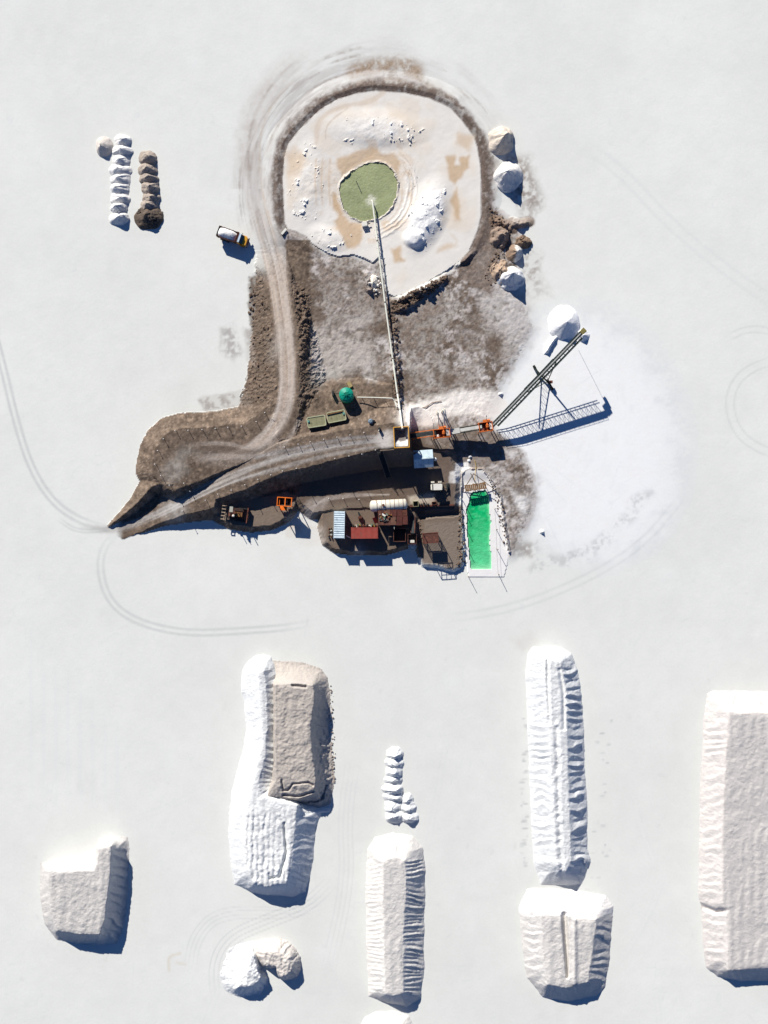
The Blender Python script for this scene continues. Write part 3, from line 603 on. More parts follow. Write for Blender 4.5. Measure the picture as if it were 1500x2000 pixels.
# ------------------------------------------------------------------ salt stockpiles: foot outline, crown outline, height
GREYS = s2l((211, 207, 202)); FRESH = s2l((227, 228, 227)); CREAM = s2l((226, 222, 216))
def pile(name, label, cat, base, top, h, col, ribs=(0, 14), rough=.12, step=1.6, seed=0, extra=None, colf=None, wob=2.5, group=None, edge=.25, curve=1.0, faces=False, kind=None):
    x0 = min(p[0] for p in base) - 5; x1 = max(p[0] for p in base) + 5; y0 = min(p[1] for p in base) - 5; y1 = max(p[1] for p in base) + 5
    gx, gy = np.meshgrid(np.arange(x0, x1, step), np.arange(y0, y1, step))
    n6 = fbm(gx, gy, 6, 3, 100 + seed); n20 = fbm(gx, gy, 18, 4, 120 + seed); n50 = fbm(gx, gy, 55, 3, 140 + seed)
    wb = ((n20 - .5) * 2 + (n6 - .5)) * wob
    db, _, ib = polydist(gx, gy, base); sb = np.where(ib, -db, db) + wb * .8
    dt, arc, it = polydist(gx, gy, top); stp = np.where(it, -dt, dt) + wb
    a = np.maximum(-sb, 0); b = np.maximum(stp, 0)
    t = a / (a + b + 1e-6); t = np.where(stp <= 0, 1.0, t); t = np.where(sb > 0, 0, t)
    fl = np.clip(4 * t * (1 - t), 0, 1)
    z = h * t ** curve
    if ribs[0]:
        ph = arc / ribs[1] + (n20 - .5) * .55 + (n50 - .5) * 2.2
        saw = ph - np.floor(ph); amp_ = .35 + 1.1 * _hash(np.floor(ph), np.zeros_like(ph), 7 + seed); rb = (np.where(saw < .72, saw / .72, (1 - saw) / .28)) * amp_
        ny_, nx_ = np.gradient(stp, step); fac = .5 + .6 * np.clip(nx_ * .8 + ny_ * .5, 0, 1)
        z = z + ribs[0] * (rb - .5) * fl * (.35 + n20 * .8) * fac * .72
    inn = sstep(0, -6, stp)
    n2 = fbm(gx, gy, 2.8, 2, 160 + seed); z = z + (n2 - .5) * rough * .9 * (t > 0) + (n6 - .5) * rough * 1.1 * (t > 0) + (n20 - .5) * rough * 2.2 * sstep(0, .3, t) + (n50 - .5) * .3 * inn
    z = z - edge * h * .12 * np.exp(-np.clip(-stp, 0, 99) / 3.0) * (stp <= 0)
    if extra is not None: z = extra(gx, gy, z, t, stp, dict(n6=n6, n20=n20, n50=n50))
    z = z + inn * .05 * np.sin(gx / 3.1 + (n50 - .5) * 8) * (n50 > .45)
    z = np.where(sb > 0, -.06 - np.minimum(sb, 6) * .05, np.maximum(z, .02))
    c = np.ones(gx.shape + (3,)) * col * (1 + (n20 - .5) * .08 + (n6 - .5) * .06 + (n50 - .5) * .10)[..., None]
    if colf is not None: c = colf(gx, gy, c, t, stp, dict(n6=n6, n20=n20, n50=n50))
    zc = sum(p[0] for p in base) / len(base), sum(p[1] for p in base) / len(base); org = P(zc[0], zc[1], 0)
    kk = (1 - np.clip(z, 0, 99) / H) / S
    v = np.stack([(gx - 750) * kk - org.x, -(gy - 1000) * kk - org.y, z], -1).reshape(-1, 3)
    n = gx.shape[1]; q = (np.arange(gx.shape[0] - 1)[:, None] * n + np.arange(n - 1)[None, :]).ravel(); qq = np.stack([q + n, q + n + 1, q + 1, q], -1)
    keep = sb.ravel()[qq].min(1) < 2.5
    o = grid_mesh(name, v, qq[keep], np.clip(c, 0, .9).reshape(-1, 3), M_pile, True); o.location = org
    return tag(o, label, cat, group)
def lerp(c, m, col): m = np.clip(m, 0, 1)[..., None]; return c * (1 - m) + np.asarray(col) * m
def line_groove(gx, gy, pts, depth, half):
    d, _, _ = polydist(gx, gy, pts, closed=False); return -depth * np.clip(1 - d / half, 0, 1)

# A: squarish grey block with a tongue
zA = lambda pts: zp(2.632, 50, 1600, pts)
pile('salt_stockpile', 'squarish grey flat-topped salt stockpile with a narrow tongue at one corner', 'salt pile',
     zA([(370, 98), (450, 85), (528, 92), (535, 150), (533, 230), (522, 440), (505, 560), (470, 640), (380, 648), (250, 640), (160, 622), (95, 540), (72, 390), (76, 222), (210, 228), (345, 228), (362, 190)]),
     zA([(122, 268), (350, 265), (368, 225), (374, 150), (440, 138), (432, 290), (418, 400), (402, 520), (378, 592), (260, 588), (162, 572), (130, 450), (120, 310)]), 4.3, GREYS * .93, ribs=(.9, 17), rough=.10, seed=1, curve=1.5, wob=1.3)
# B: grey cut block
zB = lambda pts: zp(3.261, 400, 1240, pts)
def b_extra(gx, gy, z, t, s, n):
    z = z + line_groove(gx, gy, zB([(560, 322), (640, 330)]), .8, 4)
    z = z + line_groove(gx, gy, zB([(490, 925), (500, 990), (530, 990), (560, 950), (660, 940), (690, 960)]), .7, 3.0) + line_groove(gx, gy, zB([(500, 1020), (600, 1030), (690, 1000)]), .8, 3.2)
    z = np.where(gy > 1240 + 930 / 3.261, z - .7 * sstep(1240 + 930 / 3.26, 1240 + 1040 / 3.26, gy) * (t > .4), z)
    e = sstep(1240 + 560 / 3.26, 1240 + 700 / 3.26, gy) * (gx > 612); return z + e * (n['n6'] - .5) * .9 * np.clip(4 * t * (1 - t), 0, 1)
pile('salt_stockpile', 'grey-brown cut stockpile with crumbled sides leaning against a white ridge', 'salt pile',
     zB([(425, 160), (520, 165), (640, 178), (745, 215), (785, 270), (802, 400), (800, 600), (822, 850), (830, 930), (800, 1080), (720, 1104), (560, 1085), (345, 1045), (380, 960), (412, 820), (402, 600), (400, 330)]),
     zB([(450, 318), (570, 312), (685, 322), (700, 400), (668, 580), (680, 760), (700, 920), (690, 1010), (600, 1040), (470, 1030), (400, 1030), (448, 930), (448, 640)]), 4.7, s2l((184, 176, 168)), ribs=(.5, 22), rough=.2, seed=2, extra=b_extra, wob=2, curve=1.5)
def bw_extra(gx, gy, z, t, s, n):
    k = sstep(1240 + 1080 / 3.26, 1240 + 1160 / 3.26, gy) * (s < -1)
    z = z + k * (.22 * np.abs(np.sin((gx + (n['n20'] - .5) * 9 + gy * .03) / 3.4)) * (.3 + n['n50']) + .14 * (n['n6'] - .5) + .05 * np.sin(gy / 4.6 + n['n20'] * 7)) 
    z = z + line_groove(gx, gy, zB([(505, 1200), (520, 1380), (480, 1540), (420, 1550)]), .8, 4)
    return z
pile('salt_stockpile', 'long white salt ridge curving into a broad rippled white block', 'salt pile',
     zB([(320, 135), (370, 124), (420, 135), (470, 230), (530, 330), (536, 600), (540, 820), (540, 960), (600, 1060), (720, 1100), (800, 1100), (800, 1130), (740, 1140), (705, 1230), (695, 1400), (672, 1540), (640, 1640), (560, 1665), (400, 1660), (300, 1640), (220, 1600), (190, 1590), (165, 1480), (152, 1300), (155, 1150), (170, 1010), (205, 870), (242, 740), (260, 600), (250, 450), (230, 330), (238, 230), (275, 170)]),
     zB([(340, 240), (375, 230), (385, 330), (392, 600), (380, 760), (340, 930), (350, 1030), (470, 1060), (590, 1085), (575, 1150), (560, 1300), (548, 1480), (525, 1585), (400, 1605), (310, 1590), (268, 1500), (255, 1330), (262, 1150), (298, 1000), (335, 850), (372, 700), (368, 560), (350, 400)]), 4.2, FRESH, ribs=(.55, 13), rough=.10, seed=3, extra=bw_extra)
# C: long grey pile with ribbed east flank
pile('salt_stockpile', 'long narrow pale grey salt stockpile with a finely ribbed shaded flank', 'salt pile',
     [(714, 1720), (717, 1660), (732, 1636), (768, 1626), (805, 1632), (825, 1655), (831, 1700), (829, 1800), (828, 1900), (821, 1952), (795, 1966), (755, 1960), (720, 1946), (715, 1850)],
     [(748, 1684), (770, 1676), (790, 1680), (793, 1720), (788, 1800), (786, 1900), (788, 1940), (768, 1946), (752, 1942), (749, 1800)], 4.0, CREAM * .95, ribs=(.8, 8.5), rough=.09, seed=4,
     colf=lambda gx, gy, c, t, s, n: lerp(c, sstep(0, -3, s) * .8, GREYS))
pile('salt_stockpile', 'pale salt stockpile whose rounded end shows past the narrow grey pile', 'salt pile',
     [(700, 2010), (712, 1986), (735, 1976), (770, 1974), (798, 1984), (812, 2008), (815, 2200), (690, 2200)], [(738, 2030), (772, 2030), (775, 2160), (735, 2160)], 3.8, CREAM, ribs=(.6, 9), seed=5)
# D: long white double-crested pile
zD = lambda pts: zp(2.632, 980, 1240, pts)
def d_extra(gx, gy, z, t, s, n):
    z = z + line_groove(gx, gy, zD([(236, 120), (238, 300), (245, 450)]), .45, 5) + line_groove(gx, gy, zD([(282, 480), (288, 700), (292, 900), (300, 1080), (312, 1240)]), .4, 7)
    z = z + line_groove(gx, gy, zD([(300, 180), (318, 300), (322, 480)]), .5, 6)
    d, a, _ = polydist(gx, gy, zD([(284, 560), (296, 1200)]), closed=False); z = z + np.clip(1 - d / 9, 0, 1) * .18 * np.sin(a / 5.5 + n['n20'] * 6)
    e = (gx > 1103) * np.clip(4 * t * (1 - t), 0, 1); return z + e * .35 * (n['n6'] - .5)
pile('salt_stockpile', 'long bright white salt stockpile with a furrow down its crest', 'salt pile',
     zD([(160, 60), (230, 56), (310, 62), (360, 100), (392, 180), (410, 290), (422, 450), (430, 700), (440, 900), (443, 1100), (456, 1165), (436, 1220), (412, 1285), (340, 1290), (200, 1282), (165, 1180), (152, 1000), (140, 700), (130, 400), (124, 200), (132, 100)]),
     zD([(225, 130), (300, 140), (325, 300), (335, 600), (345, 900), (352, 1150), (330, 1215), (300, 1205), (282, 1150), (268, 900), (258, 650), (245, 450), (228, 300)]), 4.2, FRESH, ribs=(1.3, 17), rough=.12, seed=6, extra=d_extra)
def e_extra(gx, gy, z, t, s, n):
    d, a, _ = polydist(gx, gy, zD([(322, 1440), (330, 1560), (335, 1660), (338, 1760)]), closed=False)
    return z - 1.5 * np.clip(1 - d / np.interp(a, [0, 60, 125], [8, 7, 3]), 0, 1) + (s < -1) * .5 * np.exp(-((gx - (980 + 375 / 2.632)) / 5) ** 2)
pile('salt_stockpile', 'wide grey salt stockpile with a trench cut down its top, beside the furrowed white', 'salt pile',
     zD([(130, 1305), (250, 1300), (420, 1318), (535, 1338), (578, 1395), (566, 1500), (552, 1700), (530, 1810), (480, 1862), (340, 1885), (210, 1862), (130, 1765), (110, 1650), (96, 1500), (88, 1395)]),
     zD([(205, 1440), (330, 1445), (395, 1465), (482, 1465), (474, 1550), (458, 1650), (440, 1780), (330, 1810), (235, 1795), (220, 1650)]), 4.2, GREYS * 1.02, ribs=(.8, 16), rough=.10, seed=7, extra=e_extra,
     colf=lambda gx, gy, c, t, s, n: lerp(c, sstep(1240 + 1450 / 2.632, 1240 + 1430 / 2.632, gy + (n['n20'] - .5) * 14), s2l((238, 234, 230))))
def f_extra(gx, gy, z, t, s, n):
    d, _, _ = polydist(gx, gy, zD([(1030, 1395), (1100, 1425), (1160, 1415)]), closed=False); return z - .9 * np.clip(1 - d / 7, 0, 1) * np.clip(4 * t * (1 - t) + .2, 0, 1)
pile('salt_stockpile', 'huge flat-topped pale grey salt stockpile with a broad smooth top', 'salt pile',
     zD([(1055, 300), (1090, 285), (1300, 290), (1700, 290), (1700, 1790), (1370, 1780), (1230, 1782), (1110, 1760), (1050, 1710), (1035, 1600), (1028, 1420), (1012, 1340), (1015, 1000), (1022, 750), (1034, 500), (1042, 380)]),
     zD([(1172, 402), (1250, 404), (1660, 405), (1660, 1715), (1340, 1712), (1165, 1722), (1160, 1500), (1160, 1420), (1136, 1380), (1136, 1100), (1150, 700), (1164, 500)]), 3.9, s2l((212, 206, 201)), ribs=(.75, 19), rough=.07, seed=8, extra=f_extra, step=2.0,
     colf=lambda gx, gy, c, t, s, n: lerp(c, sstep(-1, -3, s) * .7, s2l((200, 196, 192))))
# G: two dug-out remnants
pile('salt_heap', 'white crumbling remnant of a salt pile touching a grey crescent heap', 'salt pile',
     zA([(1100, 636), (1180, 622), (1205, 690), (1215, 760), (1245, 810), (1240, 860), (1200, 905), (1120, 915), (1070, 905), (1015, 870), (995, 800), (1010, 730), (1050, 665)]),
     zA([(1165, 700), (1185, 760), (1205, 815), (1150, 870), (1085, 868), (1090, 840), (1130, 800)]), 3.0, FRESH, ribs=(.9, 16), rough=.35, seed=9, curve=1.5, wob=5)
def g_extra(gx, gy, z, t, s, n):
    d, _, _ = polydist(gx, gy, zA([(1255, 800), (1262, 770)]), closed=False); return z
pile('salt_heap', 'grey crescent-shaped salt heap dug out on one side', 'salt pile',
     zA([(1195, 622), (1240, 612), (1300, 610), (1370, 640), (1412, 710), (1418, 780), (1390, 815), (1325, 832), (1296, 806), (1282, 766), (1225, 765), (1180, 745), (1150, 690), (1165, 640)]),
     zA([(1225, 690), (1290, 680), (1350, 715), (1370, 765), (1345, 800), (1312, 815), (1300, 790), (1290, 752), (1232, 748)]), 3.0, s2l((208, 201, 194)), ribs=(.9, 12), rough=.38, seed=10, wob=4)

# heaps tipped in rows
def heap(name, label, cat, px, py, rx, ry, h, col, seed, group=None, zb=None, colf=None, rough=.12, pw=1.15):
    n, m = 48, 20; zb = zg(px, py) if zb is None else zb; org = P(px, py, zb); kx = 1 / S
    th = np.linspace(0, 2 * np.pi, n, endpoint=False); ro = np.linspace(0, 1, m) ** .85
    R, T = np.meshgrid(ro, th, indexing='ij'); ux, uy = R * np.cos(T), R * np.sin(T)
    nn = fbm(ux * 10 + seed * 31, uy * 10, 4, 4, seed, .6); no = fbm(np.cos(T) * 4 + seed * 7, np.sin(T) * 4, 3, 2, seed + 5)
    z = h * (1 - R ** pw) * (1 - .04 * np.exp(-(R / .12) ** 2)) + (nn - .5) * rough * h * 2.2 * (R < .97)
    k = (.82 + .36 * no); z = np.where(R > .98, -.12, z)
    rr_ = random.uniform(-.5, .5); sk = random.uniform(-.22, .22); z = np.where(R > .98, z, z * (1 + .35 * (no - .5)) + h * .16 * np.exp(-((ux - sk * 2) ** 2 + (uy + sk) ** 2) / .05)) if rough > .08 else z
    fade = (1 - R) ; v = np.stack([(ux * k + sk * fade) * rx * kx, -(uy * k + rr_ * .3 * fade) * ry * kx, z], -1).reshape(-1, 3)
    q = np.array([[i * n + j, (i + 1) * n + j, (i + 1) * n + (j + 1) % n, i * n + (j + 1) % n] for i in range(m - 1) for j in range(n)])[:, ::-1]
    c = (np.ones(R.shape + (3,)) * col) * (1 + (nn - .5) * .14)[..., None]
    if colf is not None: c = colf(ux, uy, c, nn)
    o = grid_mesh(name, v, q, np.clip(c, 0, .9).reshape(-1, 3), M_pile, True); o.location = org
    return tag(o, label, cat, group)
ORD = ['first', 'second', 'third', 'fourth', 'fifth', 'sixth', 'seventh', 'eighth', 'ninth', 'tenth', 'eleventh', 'twelfth', 'thirteenth', 'fourteenth']
for i, (px, py) in enumerate([(239, 276), (238, 295), (237, 314), (236, 333), (236, 351), (235, 370), (234, 389), (233, 408), (233, 427)]):
    heap('salt_heap', ORD[i] + ' white heap from the greyish loner, in the row beside brown heaps', 'salt heap', px, py, random.uniform(17, 23), random.uniform(12, 18), random.uniform(1.25, 2.0), s2l((228, 226, 223)), 20 + i, 'white heaps dumped in a row by the brown row')
heap('salt_heap', 'small greyish salt heap off the end of the white row', 'salt heap', 205, 286, 17, 20, 1.6, s2l((206, 198, 190)), 40)
for i, (px, py, r) in enumerate([(289, 309, 20), (289, 333, 19), (291, 350, 19), (294, 368, 20), (295, 387, 20), (293, 402, 19)]):
    heap('salt_heap', ORD[5 - i] + ' grey-brown salty heap from the dark clods ending its row', 'salt heap', px, py, r, 17, random.uniform(1.5, 1.9), s2l((168, 156, 145)), 45 + i, 'grey-brown heaps dumped in a row', rough=.2)
heap('clod_heap', 'heap of dark broken clods at the end of the grey-brown row', 'dirt heap', 291, 424, 29, 24, 1.7, s2l((104, 92, 82)), 55, rough=.25)
for i, (px, py) in enumerate([(770, 1471), (770, 1490), (769, 1507), (769, 1523), (767, 1540), (768, 1556), (769, 1575), (770, 1592)]):
    heap('salt_heap', ORD[7 - i] + ' white heap from the ribbed grey pile in the longer short string', 'salt heap', px, py, random.uniform(17, 23), random.uniform(12, 18), random.uniform(1.25, 2.0), FRESH, 60 + i, 'white heaps in the short double row')
for i, (px, py, r) in enumerate([(796, 1562, 13), (798, 1577, 16), (800, 1595, 18)]):
    heap('salt_heap', ['smallest', 'middle', 'largest'][i] + ' of three white heaps tipped beside the longer string', 'salt heap', px, py, r, 14, 1.2 + i * .2, FRESH, 70 + i, 'white heaps in the short double row')
# cone heaps along the ring dam
heap('salt_heap', 'cream cone heap against the ring dam, furthest along from the plant', 'salt heap', 977, 276, 27, 29, 3.4, s2l((208, 196, 182)), 80, zb=.1, pw=.95, rough=.16)
heap('salt_heap', 'white cone heap on the flat between cream cone and brown spoil by the ring dam', 'salt heap', 991, 346, 29, 30, 3.7, s2l((226, 223, 219)), 81, zb=.1, pw=.95, rough=.14)
heap('dirt_heap', 'pinkish brown spoil heap at the foot of the ring dam', 'dirt heap', 976, 463, 22, 24, 2.3, s2l((150, 132, 118)), 82, zb=.2, rough=.38, pw=.95)
heap('dirt_heap', 'small brown spoil mound between two cone heaps at the dam', 'dirt heap', 1021, 473, 17, 15, 1.5, s2l((128, 108, 92)), 83, zb=.1, rough=.4, pw=.9)
heap('salt_heap', 'half brown half white small heap among the spoil by the dam', 'salt heap', 1004, 495, 19, 18, 1.8, s2l((214, 210, 206)), 84, zb=.2, colf=lambda u, v, c, n: lerp(c, sstep(.1, -.15, u + (n - .5) * .4), s2l((150, 128, 110))))
heap('dirt_heap', 'tan elongated spoil heap beside the big blue-shaded white heap', 'dirt heap', 978, 532, 20, 26, 2.0, s2l((176, 154, 134)), 85, zb=.25, rough=.45, pw=.9)
heap('salt_heap', 'big white cone heap with a long blue shadow at the spoil end', 'salt heap', 997, 545, 28, 27, 3.7, s2l((228, 228, 228)), 86, zb=.1, rough=.18, pw=1.0)
# stacker product
heap('salt_heap', 'large white salt cone beneath the stacker boom', 'salt heap', 1100, 630, 33, 33, 3.0, s2l((244, 244, 244)), 90, zb=0, rough=.05, pw=1.0)
heap('salt_heap', 'small fresh salt cone right under the conveyor head', 'salt heap', 1139, 655, 13, 13, 1.3, s2l((244, 244, 244)), 91, zb=0, rough=.04, pw=1.0)
pile('salt_ridge', 'thin crooked tail of salt trailing from the large white cone', 'salt ridge', [(1086, 652), (1094, 656), (1084, 668), (1077, 678), (1072, 690), (1060, 694), (1066, 678), (1076, 664)], [(1084, 661), (1078, 669), (1069, 685), (1071, 678)], .9, s2l((240, 240, 240)), rough=.1, seed=15, wob=1, step=1.2)
heap('salt_lump', 'lone small salt lump on the apron near the emerald pool', 'salt lump', 1058, 1039, 5, 5, .7, FRESH, 95)
heap('salt_lump', 'small salt lump beside the stacker boom on dirt edge', 'salt lump', 977, 770, 6, 4, .5, FRESH, 96)
pile('salt_mound', 'white salt patch tipped on the road bank clods', 'salt mound', [(483, 603), (489, 600), (493, 612), (491, 626), (486, 628)], [(487, 606), (489, 612), (488, 622)], 2.0, s2l((236, 232, 222)), seed=16, wob=.6, step=1.2) if False else None
heap('salt_mound', 'tall pale salt lump beside the pipe on the dirt flat', 'salt mound', 729, 552, 9, 17, 1.0, s2l((232, 224, 210)), 97)

# loose clods: too many to count
def clods(name, label, cat, pts, m, seed0, zadd=None):
    b = MB()
    for i, (px, py, r) in enumerate(pts):
        z = zg(px, py) + (zadd(px, py) if zadd else 0); p = P(px, py, z); b.blob((p.x, p.y, p.z + r * .25), r, seed0 + i)
    return tag(b.build(name, m), label, cat, kind='stuff')
def inpoly(poly, n, rmin, rmax, pw=2.0):
    x0 = min(p[0] for p in poly); x1 = max(p[0] for p in poly); y0 = min(p[1] for p in poly); y1 = max(p[1] for p in poly)
    xx = rng.uniform(x0, x1, n * 4); yy = rng.uniform(y0, y1, n * 4); _, _, ins = polydist(xx, yy, poly); xx = xx[ins][:n]; yy = yy[ins][:n]
    return [(a, c, rmin + (rmax - rmin) * random.random() ** pw) for a, c in zip(xx, yy)]
clods('dirt_clods', 'dark loose clods covering both banks of the dirt road', 'clods',
      inpoly([(484, 535), (505, 540), (522, 600), (531, 690), (532, 770), (500, 790), (488, 770), (494, 700), (486, 640), (482, 580)], 170, .05, .4, 3) + inpoly([(574, 565), (592, 560), (604, 590), (606, 640), (598, 690), (596, 760), (588, 760), (586, 680)], 240, .05, .4, 3) +
      inpoly([(765, 590), (800, 572), (865, 540), (878, 535), (860, 560), (820, 588), (775, 612)], 500, .08, .4) + inpoly([(755, 600), (775, 590), (788, 800), (772, 800)], 260, .08, .35), M_clod, 1000)
clods('dirt_clods', 'dark broken lumps scattered over the clod heap in the salt row', 'clods', [(291 + 26 * math.cos(a) * r ** .6, 424 + 22 * math.sin(a) * r ** .6, random.uniform(.12, .38)) for a, r in ((random.uniform(0, 6.3), random.random()) for _ in range(330))], mat('dark_clod', (92, 82, 74), .95, .3, .8), 5000, lambda px, py: max(0, 1.6 * (1 - math.hypot((px - 291) / 27, (py - 424) / 22))))
clods('spoil_clods', 'brown crumbs along the ring dam spoil heaps', 'clods', inpoly([(955, 405), (985, 425), (1000, 440), (985, 520), (1000, 560), (960, 560), (945, 540), (965, 490)], 300, .06, .3), M_clod, 7000)
clods('salt_clods', 'pale salt lumps scattered over the tailings basin', 'clods', inpoly(ell(735, 252, 95, 34), 9, .05, .2, 3) + inpoly(ell(600, 360, 38, 85), 12, .05, .2, 3) + inpoly(ell(645, 470, 50, 25), 16, .06, .2) + inpoly(ell(790, 262, 40, 22), 18, .06, .28, 2) + inpoly(ell(835, 415, 40, 85), 30, .06, .22) + inpoly(ell(735, 555, 14, 22), 40, .1, .4), M_saltclod, 9000)
clods('dirt_clods', 'brown crumbs edging the lined emerald pool and container bench', 'clods', inpoly([(898, 990), (906, 990), (910, 1100), (900, 1112), (890, 1110)], 160, .06, .28) + inpoly([(955, 930), (980, 965), (988, 1030), (996, 1085), (984, 1060), (972, 1000)], 120, .06, .3) + inpoly([(810, 1020), (822, 1015), (828, 1060), (818, 1065)], 40, .1, .35), M_clod, 12000)
# crumbs at the foot of the grey cut block
clods('salt_clods', 'grey crumbs lying along the cut stockpile edges', 'clods', [(p[0] + random.gauss(0, 2.2), p[1] + random.gauss(0, 3), random.uniform(.08, .3)) for p in [(a, c) for a, c in zip(np.linspace(646, 652, 60), np.linspace(1340, 1540, 60))]], mat('grey_clod', (150, 140, 132), .95, .2, .6), 15000)
# ------------------------------------------------------------------ vehicles
def at(px, py, z0=None, zsee=None):
    """ground position under a point seen at height zsee"""
    z0 = zg(px, py) if z0 is None else z0
    p = P(px, py, z0 if zsee is None else zsee); return Vector((p.x, p.y, z0))
def wheel(parent, c, r, w, n=18, hub=None):
    t = MB(); t.lathe([(r * .55, -w / 2), (r * .93, -w / 2), (r, -w * .36), (r, w * .36), (r * .93, w / 2), (r * .55, w / 2)], c, n, 'Y')
    o = t.build('wheel', M_black, parent)
    h = MB(); h.lathe([(r * .5, -w * .52), (r * .54, -w * .3), (r * .54, w * .3), (r * .5, w * .52)], c, 12, 'Y'); h.build('rim', hub or M_dark, o)
# dump truck (local +X is forward)
T = thing('dump_truck', 'yellow bonneted dump truck heaped with white salt, parked on the flat', 'truck', at(454, 461, 0, 2.0), math.radians(-19.5))
b = MB()
for s in (-1, 1): b.box((-.1, s * .42, .95), (6.6, .16, .28))
for x in (-2.6, -1.3, 0.4, 2.9): b.box((x, 0, .92), (.18, .95, .2))
b.build('chassis', M_dark, T)
for x, r in ((-2.35, .52), (-1.15, .52), (2.45, .52)):
    for s in (-1, 1): wheel(T, (x, s * .98, .52), r, .34 if x > 0 else .56)
b = MB(); tb = []
b.box((-1.2, 0, 1.2), (4.5, 2.3, .12))
for s in (-1, 1): b.box((-1.2, s * 1.16, 1.78), (4.5, .07, 1.1))
body = b.build('tipper_body', M_darkrust, T)
MB().box((-3.48, 0, 1.75), (.08, 2.36, 1.15)).build('tailgate', M_dark, T)
MB().box((1.09, 0, 1.95), (.09, 2.36, 1.5)).box((1.24, 0, 2.55), (.34, 2.36, .08)).build('headboard', M_rust, T)
for s in (-1, 1):
    for k in range(5): MB().box((-3.1 + k * .98, s * 1.23, 1.75), (.1, .09, 1.1)).build('side_rib', M_dark, T)
b = MB(); b.add([(1.4, -1.05, 1.0), (2.05, -1.05, 1.0), (2.05, 1.05, 1.0), (1.4, 1.05, 1.0), (1.4, -1.02, 2.42), (1.92, -.98, 2.42), (1.92, .98, 2.42), (1.4, 1.02, 2.42)], [(3, 2, 1, 0), (4, 5, 6, 7), (0, 1, 5, 4), (1, 2, 6, 5), (2, 3, 7, 6), (3, 0, 4, 7)])
cabo = b.build('cab', M_yellow, T)
MB().box((1.64, 0, 2.47), (.56, 1.98, .09)).build('cab_roof', M_bluecab, cabo)
b = MB(); b.add([(1.94, -.95, 2.40), (1.94, .95, 2.40), (2.52, .98, 1.74), (2.52, -.98, 1.74), (1.96, -.95, 1.70), (1.96, .95, 1.70)], [(0, 3, 2, 1), (0, 4, 3), (1, 2, 5), (4, 5, 2, 3)]); b.build('windscreen', M_glass, cabo)
b = MB(); b.add([(2.5, -1.0, 1.0), (3.38, -.92, 1.0), (3.38, .92, 1.0), (2.5, 1.0, 1.0), (2.5, -.98, 1.72), (3.34, -.86, 1.62), (3.34, .86, 1.62), (2.5, .98, 1.72)], [(3, 2, 1, 0), (4, 5, 6, 7), (0, 1, 5, 4), (1, 2, 6, 5), (2, 3, 7, 6), (3, 0, 4, 7)]); hd = b.build('hood', M_yellow, T)
MB().box((3.44, 0, 1.3), (.1, 1.5, .6)).build('grille', M_darkrust, hd)
MB().box((3.5, 0, .82), (.2, 2.2, .26)).build('bumper', M_darkrust, T)
for s in (-1, 1):
    MB().cyl((3.44, s * .84, 1.2), (3.5, s * .84, 1.2), .13, 12).build('headlight', M_white, T)
    MB().box((2.0, s * 1.25, 1.95), (.08, .22, .3)).build('mirror', M_dark, T)
    MB().box((2.45, s * 1.0, 1.1), (1.15, .5, .1)).build('fender', M_yellow, T)
n, m = 28, 9; th = np.linspace(0, 2 * np.pi, n, endpoint=False); R_, T_ = np.meshgrid(np.linspace(0, 1, m), th, indexing='ij')
sx = np.sign(np.cos(T_)) * np.abs(np.cos(T_)) ** .6 * R_ * 2.28; sy = np.sign(np.sin(T_)) * np.abs(np.sin(T_)) ** .6 * R_ * 1.16
sz = 2.05 + .95 * (1 - R_ ** 2.2) + .08 * (fbm(sx * 10, sy * 10, 5, 3, 3) - .5)
lo = grid_mesh('salt_load', np.stack([sx, sy, sz], -1).reshape(-1, 3), np.array([[i * n + j, (i + 1) * n + j, (i + 1) * n + (j + 1) % n, i * n + (j + 1) % n] for i in range(m - 1) for j in range(n)])[:, ::-1], np.ones((n * m, 3)) * s2l((238, 236, 232)), M_pile, True)
lo.location = T.matrix_basis @ Vector((-1.2, 0, 0)); lo.rotation_euler = (0, 0, math.radians(-19.5)); tag(lo, 'heaped white salt load inside the dump truck body', 'salt load')

# bulldozer: blade to the east, ripper frame to the west
T = thing('bulldozer', 'dark rusty tracked bulldozer with a wide blade on the shaded bench', 'bulldozer', at(461, 1004, 1.25, 2.5), math.radians(-8))
for s in (-1, 1):
    b = MB(); pts = [(-1.9, .45), (-1.6, .1), (1.5, .1), (1.85, .45), (1.5, .9), (-1.6, .9)]
    b.add([(x, s * 1.05 - .28, z) for x, z in pts] + [(x, s * 1.05 + .28, z) for x, z in pts], [tuple(range(6)), tuple(range(11, 5, -1))] + [(i, i + 6, (i + 1) % 6 + 6, (i + 1) % 6) for i in range(6)])
    tr = b.build('track', M_dark, T)
    for k in range(11): MB().box((-1.5 + k * .3, s * 1.05, .93), (.1, .6, .06)).build('track_shoe', M_darkrust, tr)
MB().box((.55, 0, 1.2), (1.9, 1.1, .9)).box((-.9, 0, 1.05), (1.2, 1.5, .6)).box((-1.45, 0, 1.35), (.45, 1.5, .5)).build('body', M_darkrust, T)
MB().box((1.3, 0, 1.7), (.4, .9, .12)).box((.4, 0, 1.68), (1.2, 1.0, .06)).build('engine_cover', mat('faded_yellow', (120, 84, 46), .7, .3, 1.2), T)
for x, y in ((-1.2, -.7), (-1.2, .7), (-.2, -.7), (-.2, .7)): MB().box((x, y, 1.95), (.1, .1, 1.4)).build('roof_post', M_dark, T)
MB().box((-.95, .95, 2.7), (.75, 1.25, .1), rz=.06).build('canopy_sheet', mat('grey_sheet', (172, 172, 160), .6, .1, 1), T)
